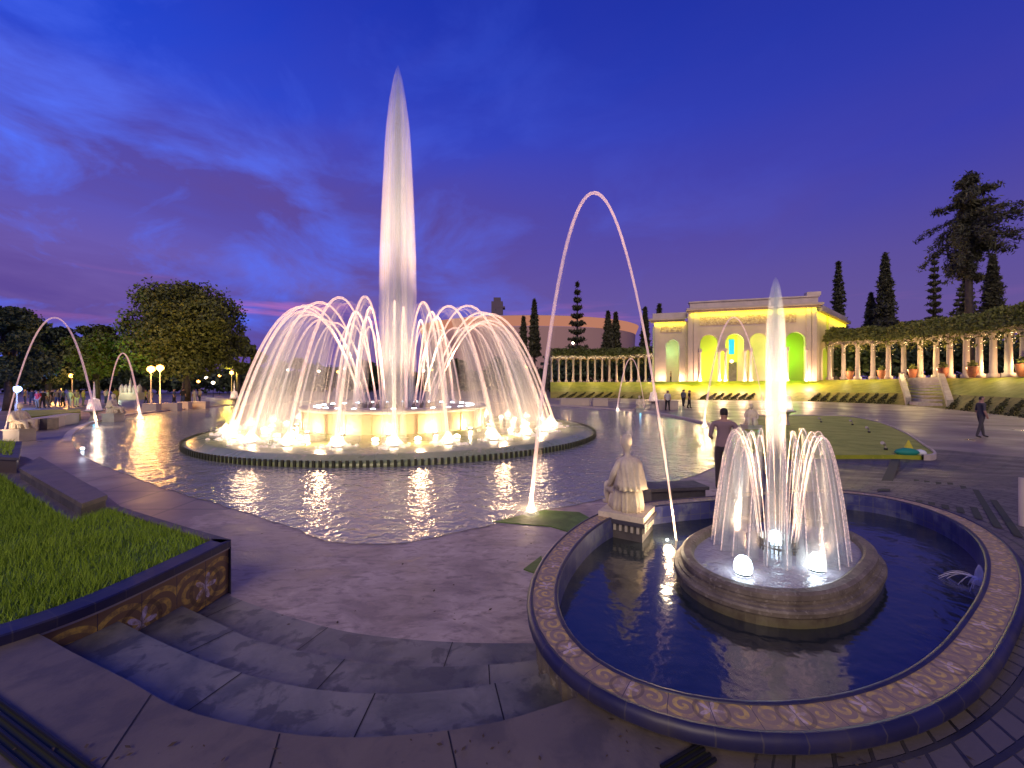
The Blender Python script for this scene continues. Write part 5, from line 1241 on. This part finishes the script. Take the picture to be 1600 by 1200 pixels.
# ------------------------------------------------------------------ people
def skin(name, V, E, R_, mats, sel, parent=None, sub=1):
    me = bpy.data.meshes.new(name); me.from_pydata(V, E, []); o = bpy.data.objects.new('tmp', me); COL.objects.link(o)
    m = o.modifiers.new('s', 'SKIN'); m.use_smooth_shade = True
    o.modifiers.new('u', 'SUBSURF').levels = sub; o.modifiers['u'].render_levels = sub
    for i, r_ in enumerate(R_): me.skin_vertices[0].data[i].radius = r_ if isinstance(r_, tuple) else (r_, r_)
    me.skin_vertices[0].data[0].use_root = True
    dg = bpy.context.evaluated_depsgraph_get(); ev = o.evaluated_get(dg); m2 = bpy.data.meshes.new_from_object(ev)
    bpy.data.objects.remove(o)
    m2.materials.clear()
    for x in mats: m2.materials.append(x)
    for p_ in m2.polygons: p_.material_index = sel(p_.center); p_.use_smooth = True
    m2.name = name; ob = bpy.data.objects.new(name, m2); COL.objects.link(ob)
    if parent: ob.parent = parent
    return ob
SKIN = pmat('skin', (.35, .2, .14), .6); HAIR = pmat('hair', (.015, .012, .01), .7)
def cloth(c): return pmat('cloth', c, .85)
def person(p_, h, shirt, trousers, label, rz=0, stride=.0, arm=0.0, hair=True, group=None, sub=1):
    k = h / 1.72
    V = [(0, 0, .95), (0, 0, 1.12), (0, 0, 1.36), (0, 0, 1.47), (0, -.01, 1.55), (0, -.02, 1.63), (0, 0, 1.70),
         (.10, 0, .90), (.11, -stride * .5, .48), (.12, -stride + .02, .08), (.12, -stride - .13, .035), (-.10, 0, .90), (-.11, stride * .5, .48), (-.12, stride + .04, .08), (-.12, stride - .11, .035),
         (.19, 0, 1.38), (.25, .03, 1.12), (.24, -.08 - arm * .2, .90 + arm * .3), (.24, -.10 - arm * .25, .80 + arm * .38), (-.19, 0, 1.38), (-.25, .03, 1.12), (-.24, -.06, .88), (-.24, -.08, .79)]
    E = [(0, 1), (1, 2), (2, 3), (3, 4), (4, 5), (5, 6), (0, 7), (7, 8), (8, 9), (9, 10), (0, 11), (11, 12), (12, 13), (13, 14), (2, 15), (15, 16), (16, 17), (17, 18), (2, 19), (19, 20), (20, 21), (21, 22)]
    R_ = [(.15, .10), (.135, .095), (.16, .10), (.055, .055), (.075, .085), (.085, .10), (.05, .06), .09, .06, .042, .03, .09, .06, .042, .03, .06, .045, .035, .028, .06, .045, .035, .028]
    V = [(x * k, y * k, z * k) for x, y, z in V]; R_ = [tuple(c * k for c in (r_ if isinstance(r_, tuple) else (r_, r_))) for r_ in R_]
    def sel(c):
        z = c.z / k
        if z > 1.645 or (z > 1.56 and c.y > .02 * k): return 3
        if z > 1.43: return 0
        if abs(c.x) > .2 * k and z < 1.12: return 0
        if z > .93: return 1
        return 2 if z > .07 else 3
    t_ = thing('person', p_, label, 'person', group); t_.rotation_euler = (0, 0, rz)
    skin('body', V, E, R_, [SKIN, shirt, trousers, HAIR], sel, t_, sub)
    return t_
cw, cr_, cb, cg, ck, cp = cloth((.5, .48, .45)), cloth((.5, .03, .03)), cloth((.04, .06, .15)), cloth((.12, .12, .12)), cloth((.012, .012, .015)), cloth((.22, .12, .2))
cy_, cn = cloth((.35, .28, .06)), cloth((.2, .15, .1))
crowd = [(59, 37, cr_, cn, 'person in a bright red shirt standing at the front of the left crowd'), (66, 37.5, ck, ck, 'person all in black right beside the one in red'), (73, 38, cw, cg, 'person in a pale shirt and grey trousers right of the one in black'),
         (90, 40, cn, cb, 'person in brown in front of the low orange lamp'), (98, 40, cg, ck, 'person in grey just right of the low orange lamp'), (109, 39, cw, cw, 'person all in white under the orange street lamp'), (119, 39.5, cp, cw, 'person in a dusky top and white trousers near the left tiered fountain'),
         (130, 42, cy_, cg, 'person in a mustard top left of the glowing tiered fountain'), (50, 42, cb, cb, 'person in dark blue left of the one in red'), (39, 44, cg, cb, 'person in dark grey near the blue lamp'), (19, 41, cb, ck, 'person in navy at the far left under the blue lamp'),
         (82, 43, ck, cn, 'person in a black top between the pale shirt and the brown one'), (166, 46, cw, cb, 'person in a white shirt behind the left small arc'), (181, 46, cy_, cn, 'person in ochre behind the left statue'), (228, 47, cy_, ck, 'person in a yellowish top below the two globe lamps'),
         (234, 43, cn, cn, 'person in brown right below the left globe lamp'), (272, 44, cb, ck, 'person in navy under the big rounded tree'), (286, 45, ck, cb, 'person in a black top beside the trunk of the big tree'), (304, 46, cw, cw, 'person in white on the path right of the big tree'), (312, 47, cw, cb, 'person in a white top and blue trousers right of the big tree')]
for i, (px_, Yd, a, b, lb) in enumerate(crowd):
    person(((px_ - 800) / F * Yd, Yd, 0), 1.62 + .14 * (i * 37 % 7) / 7, a, b, lb, (i * 1.3) % 6.28, .08 * (i % 3), 0, group='people on the far left of the pool', sub=0)
person(((1131 - 800) / F * 8.3, 8.3, 0), 1.74, cloth((.22, .15, .16)), cloth((.04, .03, .035)), 'person in a mauve grey jacket standing behind the near small fountain', 2.6, .12, .6, sub=2)
pp = G(1533, 684); pp = Vector((pp.x, pp.y, .0)); person(pp, 1.72, cloth((.06, .055, .06)), cloth((.05, .045, .05)), 'dark-clothed person walking across the right side plaza', 1.2, .16, sub=2)
for i, (px_, py_, lb) in enumerate([(1277, 590, 'person standing at the right corner of the pavilion'), (1048, 590, 'person standing before the green arch of the pavilion wing'), (1165, 589, 'person between the pavilion arches')]):
    q = bank_pts(estat(px_), 2); person(q, 1.7, cn, ck, lb, i, .05, sub=0)
for i, (px_, Yd) in enumerate([(1043, 34), (1077, 37), (1068, 40)]):
    person(((px_ - 800) / F * Yd, Yd, 0), 1.66, [cw, ck, cg][i], ck, ['person in pale top standing before the pavilion lawn', 'dark-clothed person by the pool before the pavilion', 'person in grey beside the far pool end'][i], i, .1, sub=0)
# white pole at the right edge
mb = MB(); q = P(1597, 838, 4.9); mb.tube([(q.x, q.y, .45), (q.x, q.y, q.z + .7)], .03, 8); tag(mb.obj('white_pole', M['kerb']), 'short white pole cut off by the right edge behind the near basin', 'pole')

# fallen leaves scattered over the terrace, steps and plaza
r = np.random.default_rng(77); LV = []
for (x0, x1, y0, y1, z, m) in ((20, 900, 1150, 1198, .506, 26), (380, 830, 830, 985, .004, 30), (1180, 1590, 1185, 1199, .51, 8), (930, 1060, 1120, 1198, .506, 12)):
    for _ in range(m):
        c = G(r.uniform(x0, x1), r.uniform(y0, y1), z + .003); a = r.uniform(0, 6.3); L_ = r.uniform(.008, .02)
        if z < .1: L_ *= 1.3
        u = Vector((cos(a), sin(a), .1)) * L_; v = Vector((-sin(a), cos(a), .25)) * L_ * .45; c = c + Vector((0, 0, .006))
        LV += [tuple(c - u), tuple(c - v), tuple(c + u), tuple(c + v)]
tag(fastmesh('fallen_leaves', np.array(LV), 4, pmat('dry_leaf', (.07, .045, .02), .8)), 'small dark fallen leaves scattered over the terrace and plaza', 'leaves', kind='stuff')
